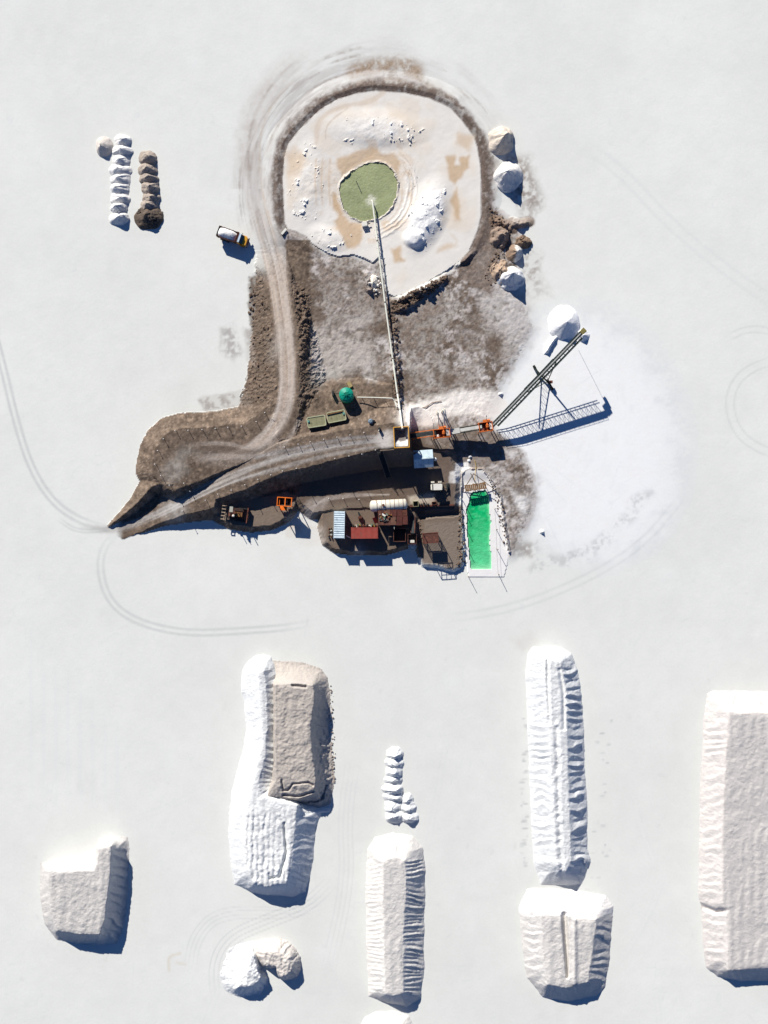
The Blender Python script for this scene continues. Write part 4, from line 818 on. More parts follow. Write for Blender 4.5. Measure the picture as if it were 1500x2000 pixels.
MB().cyl((-.35, -.42, 1.6), (-.35, -.42, 2.2), .14, 12).lathe([(.12, 0), (.27, .04), (.3, .16), (.2, .3), (.02, .34)], (-.35, -.42, 2.2), 14).build('air_filter_dome', M_white, T)
MB().cyl((.7, .3, 1.6), (.7, .3, 3.3), .09, 10).build('exhaust_pipe', M_rust, T)
b = MB(); prof = [(2.55, .1), (2.38, .45), (2.4, .9), (2.6, 1.2), (2.68, 1.18), (2.5, .9), (2.48, .45), (2.66, .1)]
b.add([(x, -1.75, z) for x, z in prof] + [(x, 1.75, z) for x, z in prof], [tuple(range(8)), tuple(range(15, 7, -1))] + [(i, i + 8, (i + 1) % 8 + 8, (i + 1) % 8) for i in range(8)]); bl = b.build('blade', M_rust, T)
for s in (-1, 1): MB().beam((-.3, s * 1.45, .45), (2.4, s * 1.45, .45), .2, .25).build('push_arm', M_dark, T)
b = MB()
for s in (-1, 1): b.beam((-2.0, s * .75, .7), (-3.3, s * .75, 1.0), .16)
b.beam((-2.5, -1.6, 1.0), (-2.5, 1.6, 1.0), .14).beam((-3.3, -1.6, 1.0), (-3.3, 1.6, 1.0), .14); rp = b.build('ripper_frame', M_dark, T)
for k in range(5): MB().beam((-3.35, -1.55 + k * .76, 1.12), (-2.45, -1.5 + k * .76, 1.12), .2, .1).build('ripper_bar', mat('worn_steel', (170, 150, 130), .6, .2, 2) if k == 0 else bpy.data.materials['worn_steel'], rp)

# white-roofed loader on the terrace
T = thing('wheel_loader', 'small white-roofed wheel loader standing on the terrace by the shed', 'loader', at(853, 951, zg(853, 951), 3.5), math.radians(2))
MB().box((0, 0, .95), (2.6, 1.2, .7)).box((-.2, 0, 1.5), (2.0, 1.1, .5)).build('body', M_white, T)
for x in (-.75, .85):
    for s in (-1, 1): wheel(T, (x, s * .86, .5), .5, .36, hub=M_white)
for x in (-.9, .8):
    for s in (-1, 1): MB().beam((x, s * .55, 1.5), (x, s * .58, 2.35), .08).build('cab_post', M_dark, T)
MB().box((-.05, -.02, 2.42), (2.25, 1.42, .1)).build('cab_roof', M_white, T)
MB().box((-.95, -.02, 2.49), (.22, 1.3, .06)).build('roof_hatch', M_dark, T)
for x in (-.85, .75): MB().box((x, 1.12, 1.35), (.78, .38, .3)).build('mudguard', M_cream, T)
for s in (-1, 1): MB().beam((1.1, s * .4, 1.2), (2.4, s * .45, .7), .14, .2).build('lift_arm', M_dark, T)
b = MB(); prof = [(2.3, .15), (2.3, .85), (2.5, .95), (2.42, .8), (2.42, .25), (3.05, .15)]
b.add([(x, -.75, z) for x, z in prof] + [(x, .75, z) for x, z in prof], [tuple(range(6)), tuple(range(11, 5, -1))] + [(i, i + 6, (i + 1) % 6 + 6, (i + 1) % 6) for i in range(6)]); b.build('bucket', M_dark, T)

# ------------------------------------------------------------------ plant
ZT = 1.7
# hopper at the ramp head
hx = at(784, 854, ZT, 8.2); ang = math.radians(3)
T = thing('feed_hopper', 'yellow-rimmed steel feed hopper at the head of the ramp', 'hopper', hx, ang)
w2, l2, ht = 1.62, 2.25, 6.6
for c, sz in (((0, l2, ht), (3.36, .16, .22)), ((0, -l2, ht), (3.36, .16, .22)), ((-w2, 0, ht + .004), (.16, 4.4, .22)), ((w2, 0, ht + .004), (.16, 4.4, .22))): MB().box(c, sz).build('rim_beam', M_yellow, T)
b = MB(); to = [(-w2 + .06, -l2 + .06), (w2 - .06, -l2 + .06), (w2 - .06, l2 - .06), (-w2 + .06, l2 - .06)]; bo = [(-.7, -.9), (.7, -.9), (.7, .9), (-.7, .9)]
b.add([(x, y, ht - .05) for x, y in to] + [(x, y, 3.4) for x, y in bo] + [(x, y, 2.8) for x, y in bo], [(i, (i + 1) % 4, (i + 1) % 4 + 4, i + 4) for i in range(4)] + [(i + 4, (i + 1) % 4 + 4, (i + 1) % 4 + 8, i + 8) for i in range(4)]); b.build('hopper_wall', mat('grey_plate', (128, 122, 120), .6, .2, 1.0), T)
for x in (-1, 1):
    for y in (-1, 1): MB().box((x * w2, y * l2, ht / 2 - .1), (.2, .2, ht - .1)).build('leg', M_dark, T)
for y in (-1, 1): MB().beam((-w2, y * l2, 1.0), (w2, y * l2, 4.6), .1).build('brace', M_dark, T)
# salt left in it
n = 21; gx_, gy_ = np.meshgrid(np.linspace(-1.35, 1.35, n), np.linspace(-1.95, 1.95, n)); zz = 5.35 + .75 * sstep(.2, -1.6, gy_) + .35 * np.abs(gx_ / 1.3) ** 2 + .25 * (fbm(gx_ * 9, gy_ * 9, 6, 3, 9) - .5)
cc = lerp(np.ones(gx_.shape + (3,)) * s2l((120, 114, 112)), sstep(-.5, -1.1, gy_ + .5 * (fbm(gx_ * 9, gy_ * 9, 8, 2, 4) - .5)), s2l((236, 234, 230))); cc = lerp(cc, sstep(.85, 1.25, gx_) * .8, s2l((232, 228, 222)))
q = (np.arange(n - 1)[:, None] * n + np.arange(n - 1)[None, :]).ravel(); so = grid_mesh('salt_load', np.stack([gx_, gy_, zz], -1).reshape(-1, 3), np.stack([q, q + 1, q + n + 1, q + n], -1), cc.reshape(-1, 3), M_pile, True); so.location = hx; so.rotation_euler = (0, 0, ang); tag(so, 'grey and white salt lying in the yellow-rimmed hopper', 'salt load')
# retaining walls
def wall(label, pts, th, m=M_concrete, name='retaining_wall', coping=None):
    p0 = P(*pts[0]); T = thing(name, label, 'wall', (p0.x, p0.y, 0))
    for a, c in zip(pts[:-1], pts[1:]):
        A = P(*a); B = P(*c); d = B - A; L_ = d.length; npn = max(1, int(L_ / 2.4)); 
        for i in range(npn):
            u = A + d * (i / npn); v = A + d * ((i + .985) / npn); h = (a[2] + .1 + random.uniform(0, .06))
            MB().beam((u.x, u.y, h / 2 - .2), (v.x, v.y, h / 2 - .2), th, h + .4).build('wall_panel', m, T, off=(p0.x, p0.y, 0))
        if coping: MB().beam((A.x, A.y, a[2] + .2), (B.x, B.y, c[2] + .2), th + .06, .1).build('coping', coping, T, off=(p0.x, p0.y, 0))
wall('low concrete retaining wall with rusty edge below the terrace by white tank', [(800, 989, 1.7), (887, 986, 1.7)], .25, M_concrete, coping=M_rust)
wall('tall timber and concrete wall holding the ramp end beneath the hopper', [(742, 880, 6.6), (770, 877, 6.9)], .3)
# steel stair down the bank
A = P(742, 882, 6.6); B = P(759, 932, 1.75); d = (B - A); side = Vector((-d.y, d.x, 0)).normalized()
T = thing('stairway', 'dark steel stairway descending the shaded bank under the hopper', 'stairs', (B.x, B.y, 1.7)); o3 = (B.x, B.y, 1.7)
for s in (-1, 1):
    MB().beam(A + side * .6 * s, B + side * .6 * s, .08, .25).build('stringer', M_dark, T, off=o3)
    b = MB(); b.tube([A + side * .6 * s + Vector((0, 0, 1)), B + side * .6 * s + Vector((0, 0, 1))], .03, 6)
    for k in range(9):
        q0 = A + d * (k / 8) + side * .6 * s; b.cyl(q0, q0 + Vector((0, 0, 1)), .03, 6)
    b.build('handrail', M_post, T, off=o3)
for k in range(22):
    q0 = A + d * ((k + .5) / 22); MB().box(q0, (1.15, .26, .04), rz=math.atan2(side.y, side.x)).build('tread', M_dark, T, off=o3)
# shed with pitched corrugated roof
def corrug(T, name, p, q, slope_vec, m, nrib=14, amp=.035, thick=.03, off=(0, 0, 0), parent=None):
    """sheet from edge p->q swept along slope_vec, ribs running along slope_vec"""
    p = Vector(p); q = Vector(q); sv = Vector(slope_vec); nrm = (q - p).cross(sv).normalized()
    if nrm.z < 0: nrm = -nrm
    b = MB(); vs = []; kk = nrib * 4
    for i in range(kk + 1):
        o = (0, 1, 1, 0)[i % 4] * amp; u = p + (q - p) * (i / kk); vs += [u + nrm * o, u + sv + nrm * o, u + nrm * (o - thick), u + sv + nrm * (o - thick)]
    fs = []
    for i in range(kk): a = i * 4; fs += [(a, a + 4, a + 5, a + 1), (a + 2, a + 3, a + 7, a + 6)]
    fs += [(0, 1, 3, 2), (kk * 4, kk * 4 + 2, kk * 4 + 3, kk * 4 + 1)]
    return b.add(vs, fs).build(name, m, parent or T, off=off)
sc = at(827, 896, ZT, 4.2); T = thing('shed', 'open shed with pitched blue-white corrugated roof beside the hopper', 'shed', sc, math.radians(4))
for x in (-2.0, 2.0):
    for y in (-1.7, 1.7): MB().box((x, y, 1.05), (.12, .12, 2.1)).build('post', M_dark, T)
for k in range(4):
    x0 = -2.2 + k * 1.1; cm = M_greyblue
    corrug(T, 'roof_sheet', (x0 + .01, .0, 3.05), (x0 + 1.09, .0, 3.05), (0, 1.95, -.55), cm, 5); corrug(T, 'roof_sheet', (x0 + .01, -.02, 3.05), (x0 + 1.09, -.02, 3.05), (0, -1.95, -.98), cm, 5)
MB().box((0, 0, 3.13), (4.44, .2, .05)).build('ridge_cap', M_greyblue, T)
MB().box((0, 1.72, 1.05), (4.0, .06, 2.0)).build('back_wall', M_greyblue, T)
MB().box((-2.0, 0, 1.05), (.06, 3.3, 2.0)).build('side_wall', M_greyblue, T)
# chute under the hopper
a = P(778, 884, 5.2); c = P(779, 902, 2.4); T = thing('chute', 'pale steel chute hanging below the hopper in shade', 'chute', (c.x, c.y, ZT)); MB().beam(a, c, .75, .12).build('chute_floor', M_cream, T, off=(c.x, c.y, ZT))
for s in (-1, 1): MB().beam(a + Vector((.4 * s, 0, .12)), c + Vector((.4 * s, 0, .12)), .06, .3).build('chute_side', M_cream, T, off=(c.x, c.y, ZT))
MB().beam((c.x, c.y, ZT), (c.x, c.y, 2.4), .12).build('leg', M_dark, T, off=(c.x, c.y, ZT))

# conveyors
def conveyor(name, label, A, B, width, side_m, belt_m, depth=.35, legs=(), ground=0.0, truss=0.0, rail=False, cover=None, guard=True):
    A = Vector(A); B = Vector(B); d = (B - A); L_ = d.length; dn = d.normalized(); sd = Vector((-d.y, d.x, 0)).normalized(); up = sd.cross(dn) * -1
    if up.z < 0: up = -up
    o3 = Vector((A.x, A.y, ground)); T = thing(name, label, 'conveyor', o3)
    MB().beam(A + up * .12, B + up * .12, width * .62, .06).build('belt', M_dark if rail else belt_m, T, off=o3)
    if rail: MB().beam(A + up * .18, B + up * .18, width * .3, .08).build('salt_on_belt', belt_m, T, off=o3)
    for s in (-1, 1): MB().beam(A + sd * width * .5 * s, B + sd * width * .5 * s, .24 if rail else .14, depth).build('side_beam', side_m, T, off=o3)
    for q0, nm in ((A, 'tail_drum'), (B, 'head_drum')): MB().cyl(q0 + sd * width * .46 - up * .05, q0 - sd * width * .46 - up * .05, .2, 14).build(nm, M_dark, T, off=o3)
    nroll = int(L_ / 1.4)
    for k in range(nroll): q0 = A + d * ((k + .5) / nroll) - up * .1; MB().cyl(q0 + sd * width * .45, q0 - sd * width * .45, .06, 8).build('roller', M_dark, T, off=o3)
    if truss:
        for s in (-1, 1):
            if not rail: MB().beam(A + d * .03 + sd * width * .5 * s - up * (truss * .5 + .1), A + d * .97 + sd * width * .5 * s - up * (truss * .5 + .1), .06, truss).build('skirt_plate', side_m, T, off=o3); continue
            b = MB(); n = int(L_ / 1.25); b.beam(A + d * .03 + sd * width * .5 * s - up * truss, A + d * .97 + sd * width * .5 * s - up * truss, .1, .1)
            for k in range(n):
                t0 = .03 + .94 * k / n; t1 = .03 + .94 * (k + 1) / n; p0 = A + d * t0 + sd * width * .5 * s; p1 = A + d * t1 + sd * width * .5 * s
                b.beam(p0 - up * truss, p0, .06).beam(p0 - up * truss, p1, .05)
            b.build('truss', side_m, T, off=o3)
    if rail:
        b = MB(); n = int(L_ / 1.3); base = -sd * (width * .5 + .78)
        MB().beam(A + d * .04 - sd * (width * .5 + .55), A + d * .98 - sd * (width * .5 + .55), .36, .06).build('walkway', side_m, T, off=o3)
        for hgt in (.28,): b.beam(A + d * .04 + base + Vector((0, 0, hgt)), A + d * .98 + base + Vector((0, 0, hgt)), .05)
        b.beam(A + d * .04 + base, A + d * .98 + base, .07)
        for k in range(n + 1): q0 = A + d * (.04 + .94 * k / n) + base; b.beam(q0 + sd * .8, q0, .12).beam(q0, q0 + Vector((0, 0, .28)), .05)
        b.build('handrail', side_m, T, off=o3)
    for t in legs:
        q0 = A + d * t
        for s in (-1, 1): f = q0 + sd * (width * .5 + .25) * s; MB().beam((f.x, f.y, ground - .1), q0 + sd * width * .5 * s, .12).build('leg', side_m, T, off=o3)
    if cover: MB().beam(A + d * cover[0] + up * .3, A + d * cover[1] + up * .3, width * 1.05, .08).build('cover_plate', M_belt, T, off=o3)
    return T
conveyor('belt_conveyor', 'short orange-sided belt conveyor leaving the hopper foot', P(799, 852, 2.9), P(850, 845, 3.9), 1.35, M_orange, M_dark, legs=(.15, .85), ground=.5, truss=.7)
conveyor('belt_conveyor', 'dark belt conveyor with pale cover plate joining the two orange transfer boxes', P(872, 845, 2.9), P(941, 833, 3.9), 1.15, M_greensteel, M_belt, legs=(.5,), ground=.4, truss=1.2, cover=(.02, .38))
ST = conveyor('stacker_conveyor', 'long dark green stacker conveyor boom with lattice sides reaching over the salt', P(960, 833, 2.7), P(1134, 651, 9.9), .72, M_greensteel, M_belt, depth=.42, truss=1.7, rail=True, ground=0)
SA, SB = P(960, 833, 2.7), P(1134, 651, 9.9); sdv = (SB - SA); sdn = Vector((-sdv.y, sdv.x, 0)).normalized(); o3 = ST.location
ax = P(1060, 740, 0.5)
b1 = at(1047, 725, 0); b2 = at(1073, 752, 0)
MB().beam((b1.x, b1.y, .75), (b2.x, b2.y, .75), .3, .3).build('axle_beam', M_greensteel, ST, off=o3)
for bb in (b1, b2):
    bg = MB().beam((bb.x - .55, bb.y + .95, .75), (bb.x + .55, bb.y - .95, .75), .32, .45).build('bogie', M_greensteel, ST, off=o3)
    for s in (-1, 1):
        t = MB(); c0 = Vector((bb.x + .45 * s, bb.y - .8 * s, .5)); ax_d = Vector((.87, .5, 0)) * .2; t.cyl(c0 - ax_d, c0 + ax_d, .5, 18); t.build('wheel', M_black, bg, off=o3)
MB().box((b2.x + .1, b2.y + .5, 1.2), (.7, .6, .6)).build('drive_motor', M_rust, ST, off=o3)
for t_, nm in ((.40, 'rear_leg'), (.72, 'front_leg')):
    q0 = SA + sdv * t_ - Vector((0, 0, .5))
    ends = [q0 + sdn * .5, q0 - sdn * .5]; feet = [Vector((b1.x, b1.y, .8)).lerp(Vector((b2.x, b2.y, .8)), .2), Vector((b1.x, b1.y, .8)).lerp(Vector((b2.x, b2.y, .8)), .8)]
    for f, e in zip(feet, ends): MB().beam(f, e, .16).build(nm, M_greensteel, ST, off=o3)
    b = MB()
    for k in range(7):
        u = k / 7; v = (k + 1) / 7; b.beam(feet[0].lerp(ends[0], u), feet[1].lerp(ends[1], v), .05).beam(feet[0].lerp(ends[0], v), feet[1].lerp(ends[1], v), .05)
    b.build('leg_lattice', M_greensteel, ST, off=o3)
MB().box(SB + Vector((.5, .45, -.3)), (1.2, 1.0, 1.1), rz=math.radians(45)).box(SB + Vector((1.1, .6, -1.1)), (.6, .6, 1.4), rz=math.radians(45)).build('discharge_hood', mat('hood_paint', (128, 120, 70), .7, .3, 1), ST, off=o3)
ca = SB + Vector((.8, .4, -1.6)); cb = P(1150, 672, 0); 
tag(MB().tube([ca, (ca.x + .1, ca.y, 4), (ca.x + .2, ca.y - .1, 1.2)], .03, 6).build('hanging_cable', M_dark), 'thin cable hanging from the stacker discharge hood', 'cable')

# transfer boxes: orange steel boxes on frames, open on top
def transfer(label, px, py, top, L_, W_, rz, ground, salt_m):
    T = thing('transfer_box', label, 'transfer box', at(px, py, ground, top), rz); h = top - ground
    for x in (-1, 1):
        for y in (-1, 1): MB().box((x * L_ / 2, y * W_ / 2, (h - 1.2) / 2), (.16, .16, h - 1.2)).build('leg', M_orange, T)
    for y in (-1, 1): MB().box((0, y * W_ / 2, h - .6), (L_ + .2, .12, 1.2)).build('side_plate', M_orange, T)
    for x in (-1, 1): MB().box((x * L_ / 2, 0, h - .6), (.12, W_ - .13, 1.2)).build('end_plate', M_orange, T)
    MB().box((0, 0, h - 1.1), (L_ - .1, W_ - .1, .1)).build('floor_plate', M_darkrust, T)
    MB().box((L_ * .12, 0, h - .35), (.28, W_ - .16, .5)).cyl((L_ * .12, -W_ * .1, h + .0), (L_ * .12, W_ * .2, h + .1), .36, 14).build('divider', M_orange, T)
    MB().box((-L_ * .25, 0, h - .85), (L_ * .4, W_ - .2, .35), taper=.7).build('screen_deck', M_darkrust, T)
    MB().box((-L_ * .28, -W_ * .25, h - .6), (L_ * .25, W_ * .4, .3), taper=.5).build('salt_spill', M_saltclod, T)
    b = MB().box((L_ * .42, .1, h - .3), (L_ * .28, W_ * .8, .14), ry=.25); b.build('feed_plate', salt_m, T)
    MB().box((L_ * .0, W_ / 2 + .32, h - .25), (.9, .5, .5)).cyl((.5, W_ / 2 + .3, h - .2), (1.1, W_ / 2 + .3, h - .2), .28, 12).build('drive_motor', M_orange, T)
    MB().cyl((L_ * .1, W_ / 2 + .55, h - .2), (L_ * .1, W_ / 2 + 1.2, h + 1.0), .05, 6).lathe([(.05, 0), (.14, .1), (.05, .22)], (L_ * .1, W_ / 2 + 1.2, h + 1.0), 8).build('lamp_pole', M_dark, T)
    return T
transfer('orange steel transfer box between the hopper belt and the covered belt', 863, 846, 4.2, 3.6, 1.9, math.radians(6), .5, M_belt)
transfer('orange steel transfer box at the foot of the stacker boom', 949, 833, 4.3, 3.0, 2.0, math.radians(8), .4, M_white)
# pale pipes rising at the first transfer box
for i, (a, c, r) in enumerate([((856, 806, 5.2), (857, 838, 3.2), .12), ((866, 802, 6.0), (869, 838, 3.2), .17), ((869, 800, 6.0), (876, 838, 3.2), .11)]):
    A = P(*a); B = P(*c); g = zg(a[0], a[1]) 
    tag(MB().tube([B, A, A + Vector((0, .25, -.6)), Vector((A.x, A.y + .4, .2))], r, 10).build('water_pipe', M_pipe, smooth=False), ['thinnest upright pale pipe left of the pair at the transfer box', 'thick pale pipe arching down beside the orange transfer box', 'slanting pale pipe leaning against the thick pipe'][i], 'pipe')

# long brine pipe from hopper to pond
pts = [P(728, 396, 1.3), P(737, 470, 1.6), P(752, 590, 1.7), P(767, 700, 1.9), P(776, 768, 2.6), P(781, 800, 4.2), P(786, 838, 8.6)]
T = thing('brine_pipe', 'long white pipe running from the hopper to the green pond', 'pipe', (pts[-1].x, pts[-1].y, 0)); o3 = (pts[-1].x, pts[-1].y, 0)
for a, c in zip(pts[:-1], pts[1:]):
    MB().cyl(a, c, .2, 12).build('pipe_section', M_pipe, T, off=o3); dn = (c - a).normalized(); MB().cyl(c - dn * .12, c + dn * .12, .27, 12).build('flange', M_post, T, off=o3)
for f in np.linspace(.06, .92, 22):
    seg = f * 5; i = int(seg); q0 = pts[i].lerp(pts[i + 1], seg - i); pxl = 750 + q0.x * S / (1 - q0.z / H); pyl = 1000 - q0.y * S / (1 - q0.z / H); g = zg(pxl, pyl)
    if g < q0.z - .25: MB().beam((q0.x, q0.y, g - .2), (q0.x, q0.y, q0.z - .15), .1).box((q0.x, q0.y, q0.z - .22), (.7, .12, .08)).build('pipe_stand', M_post, T, off=o3)
j = P(728, 396, 1.3); tag(MB().tube([j, j + Vector((-.15, .5, -.25)), j + Vector((-.25, .85, -.75)), j + Vector((-.3, 1.0, -1.1))], .13, 8).build('water_jet', M_saltclod), 'white jet of brine falling from the pipe mouth into the pond', 'water jet')
tag(MB().tube([P(688, 336, 1.2), P(689, 337, 2.6)], .07, 6).build('gauge_post', M_dark), 'thin dark post on the rim of the green pond', 'post')
tag(MB().box((0, 0, .3), (.5, 1.6, .3), rz=-.7).build('concrete_block', M_white), 'short white bar lying where the ring dam meets the road', 'block').location = at(555, 453)
T = thing('pump_box', 'small white pump box on the rim beside the pipe at the pond', 'pump', at(712, 440)); MB().box((0, 0, .45), (1.2, .9, .9), rz=.2).build('housing', M_white, T); MB().cyl((.5, 0, .5), (1.3, .3, .5), .12, 8).build('outlet', M_dark, T)

# ------------------------------------------------------------------ yard
g = zg(676, 775)
tk = at(676, 770, g, g + 3.6); T = thing('water_tank', 'round green plastic water tank with ribbed conical top', 'tank', tk)
prof = [(1.58, 0)]
for k in range(6): z0 = .05 + k * .52; prof += [(1.58, z0), (1.62, z0 + .12), (1.62, z0 + .36), (1.58, z0 + .5)]
prof += [(1.56, 3.2), (1.2, 3.45), (.45, 3.72), (.4, 3.72)]
MB().lathe(prof, (0, 0, 0), 36).build('tank_body', M_greentank, T, smooth=False)
for k in range(8):
    a_ = k * math.pi / 4 + .2; MB().beam((.45 * math.cos(a_), .45 * math.sin(a_), 3.74), (1.5 * math.cos(a_), 1.5 * math.sin(a_), 3.26), .2, .14).build('roof_rib', M_greentank, T)
MB().cyl((0, 0, 3.7), (0, 0, 3.86), .36, 16).build('lid', mat('dark_green_plastic', (8, 112, 92), .5, .1, 1), T)
T = thing('stone_block', 'yellowish block peeking out behind the green tank', 'block', at(683, 752)); MB().box((0, 0, .3), (1.1, 1.6, .9), rz=.5, taper=.8).build('block', mat('ochre_block', (170, 148, 104), .9, .2, 1.5), T)
T = thing('pipe_stand', 'dark upright valve frame left of the green tank', 'valve frame', at(651, 770)); MB().box((0, 0, .9), (.35, 1.1, 1.8)).build('frame', M_dark, T); MB().cyl((0, .1, 1.5), (2.0, -.1, 1.5), .07, 8).build('pipe', M_dark, T)
p_ = [P(697, 776, 3.6), P(730, 776.5, 3.7), P(766, 778, 3.8), P(771, 783, 3.6), P(775, 795, 4.0)]
T = thing('supply_pipe', 'white supply pipe from the green tank towards the long pipe', 'pipe', (p_[0].x, p_[0].y, 0)); o3 = (p_[0].x, p_[0].y, 0)
for a, c in zip(p_[:-1], p_[1:]): MB().cyl(a, c, .13, 10).build('pipe_section', M_pipe, T, off=o3)
for q0 in (p_[0].lerp(p_[1], .3), p_[1], p_[1].lerp(p_[2], .6)): MB().beam((q0.x, q0.y, 1.6), q0, .09).build('pipe_stand', M_dark, T, off=o3)
def trough(label, px, py, rz, plank):
    z0 = zg(px, py); T = thing('rectangular_tank', label, 'tank', at(px, py, z0, z0 + 1.5), rz)
    L_, W_ = 4.1, 2.35; rp = lambda l, w, r=.35: [(sx * (l / 2 - r) + r * math.cos(a), sy * (w / 2 - r) + r * math.sin(a)) for sx, sy, a0 in ((1, 1, 0), (-1, 1, 90), (-1, -1, 180), (1, -1, 270)) for a in [math.radians(a0 + k * 30) for k in range(4)]]
    MB().prism(rp(L_, W_), -.2, 1.35).build('tank_body', M_olive, T)
    b = MB(); o_, i_ = rp(L_ + .12, W_ + .12), rp(L_ - .3, W_ - .3, .25); nn = len(o_)
    b.add([(x, y, 1.36) for x, y in o_] + [(x, y, 1.5) for x, y in o_] + [(x, y, 1.5) for x, y in i_] + [(x, y, 1.36) for x, y in i_], [(i, (i + 1) % nn, nn + (i + 1) % nn, nn + i) for i in range(nn)] + [(nn + i, nn + (i + 1) % nn, 2 * nn + (i + 1) % nn, 2 * nn + i) for i in range(nn)] + [(2 * nn + i, 2 * nn + (i + 1) % nn, 3 * nn + (i + 1) % nn, 3 * nn + i) for i in range(nn)]); b.build('rim', mat('pale_olive', (170, 172, 140), .6, .12, 1), T)
    MB().prism(rp(L_ - .32, W_ - .32, .24), 1.30, 1.40).build('lid_panel', M_olive, T)
    for k in range(3): MB().box((-1.2 + k * 1.2, 0, 1.42), (.06, W_ - .5, .05)).build('lid_seam', M_olive, T)
    MB().box((-1.75 if not plank else 1.7, .3, 1.55), (.4, .5, .16)).build('valve', mat('teal_fitting', (96, 150, 140), .6, .1, 1), T)
    if plank: MB().box((-.2, .85, 1.58), (3.6, .25, .1), rz=.03).build('plank', M_wood, T)
trough('olive rectangular tank with plain lid below the green tank', 618, 823, math.radians(9), False)
trough('olive rectangular tank with a plank along its lid, beside the round green one', 657, 813, math.radians(11), True)
T = thing('cement_mixer', 'small dark blue-grey drum mixer on the dirt by the hopper', 'mixer', at(725, 824)); MB().lathe([(.25, 0), (.55, .25), (.6, .6), (.4, .95), (.3, 1.0)], (-.1, 0, .45), 16).build('drum', mat('blue_grey_paint', (110, 128, 142), .5, .2, 1.5), T); MB().beam((-.6, 0, 0), (.1, 0, .8), .1).beam((.7, .2, 0), (.1, 0, .8), .1).beam((.1, -.6, 0), (.1, 0, .8), .1).box((.6, .1, .5), (.5, .5, .5)).build('frame', M_black, T)
T = thing('barrel', 'dark barrel standing at the ramp edge by the hopper apron', 'barrel', at(741, 838)); MB().lathe([(.3, 0), (.32, .3), (.3, .33), (.32, .6), (.3, .9)], (0, 0, 0), 16).build('shell', M_black, T); MB().lathe([(.27, .88), (.31, .9), (.31, .94), (.27, .95)], (0, 0, 0), 16).build('lid', M_dark, T)

# fence posts: proto and copies
def post_proto(hh):
    T = thing('fence_post', '', 'post', (0, 0, 0)); MB().cyl((0, 0, -.15), (0, 0, hh), .06, 8, .05).build('stake', M_post, T); MB().lathe([(.06, 0), (.11, .03), (.11, .12), (.04, .16)], (0, 0, hh - .04), 10).build('cap', M_cap, T); return T
fp = post_proto(1.05); first = [True]
def place_posts(pts, label, group):
    for i, (px, py) in enumerate(pts):
        if first[0]: o = fp; first[0] = False
        else: o = copy_tree(fp)
        g0 = zg(px, py); o.location = at(px, py, g0); o.rotation_euler = (random.uniform(-.06, .06), random.uniform(-.06, .06), random.uniform(0, 6)); tag(o, label % ORD[i], 'post', group)
z7 = lambda pts: zp(3.571, 180, 780, pts)
place_posts(z7([(1210, 98), (1150, 160), (1047, 192), (954, 198), (864, 206), (772, 215), (677, 220), (588, 222), (503, 278), (466, 362), (447, 455), (486, 535), (548, 600)]), '%s white-capped stake from the road along the rim of the turning lobe', 'stakes round the turning lobe')
place_posts(z7([(648, 586), (690, 642)]), '%s stake down the dark bank between turning lobe and ramp', 'stakes on the bank between lobe and ramp')
place_posts(zp(6.818, 590, 740, [(975, 955), (797, 1003), (625, 1032), (440, 1062)]) + z7([(1427, 484), (1332, 500), (1250, 530), (1160, 560), (1072, 597), (977, 637), (882, 662), (797, 702), (635, 778)]), '%s white-capped stake from the hopper on the shaded edge of the ramp', 'stakes along the lower ramp edge')
place_posts(zp(6.818, 590, 740, [(1025, 695), (828, 722), (640, 752), (470, 782), (290, 812), (115, 848)]) + z7([(1440, 314), (1345, 334)]), '%s white-capped stake from the hopper on the olive tanks side of the ramp', 'stakes along the upper ramp edge')
place_posts([(643, 974), (671, 974), (701, 976)], '%s stake from the orange hopper above the container bench', 'stakes above the container bench')
# tall poles round the emerald pool
pp = thing('pool_pole', '', 'pole', (0, 0, 0)); MB().cyl((0, 0, -.3), (0, 0, 2.35), .07, 8, .055).build('shaft', M_wood, pp); MB().cyl((0, 0, 2.3), (0, 0, 2.38), .075, 8).build('top_band', M_dark, pp); firstp = True
pn = [0, 0]
for px, py, lab in [(966, 994, 0), (969.5, 1034, 0), (970, 1072, 0), (973, 1121, 0), (901, 972, 1), (902, 990, 1), (904, 1022, 1), (908, 1062, 1), (914, 1125, 1)]:
    o = pp if firstp else copy_tree(pp); firstp = False; o.location = at(px, py); o.rotation_euler = (random.uniform(-.04, .04), random.uniform(-.04, .04), 0)
    tag(o, ORD[pn[lab]] + [' thin pole from the plank deck on the salt side of the emerald pool', ' thin pole from the plank deck on the pad side of the emerald pool'][lab], 'pole', ['poles on the salt side of the pool', 'poles on the pad side of the pool'][lab]); pn[lab] += 1
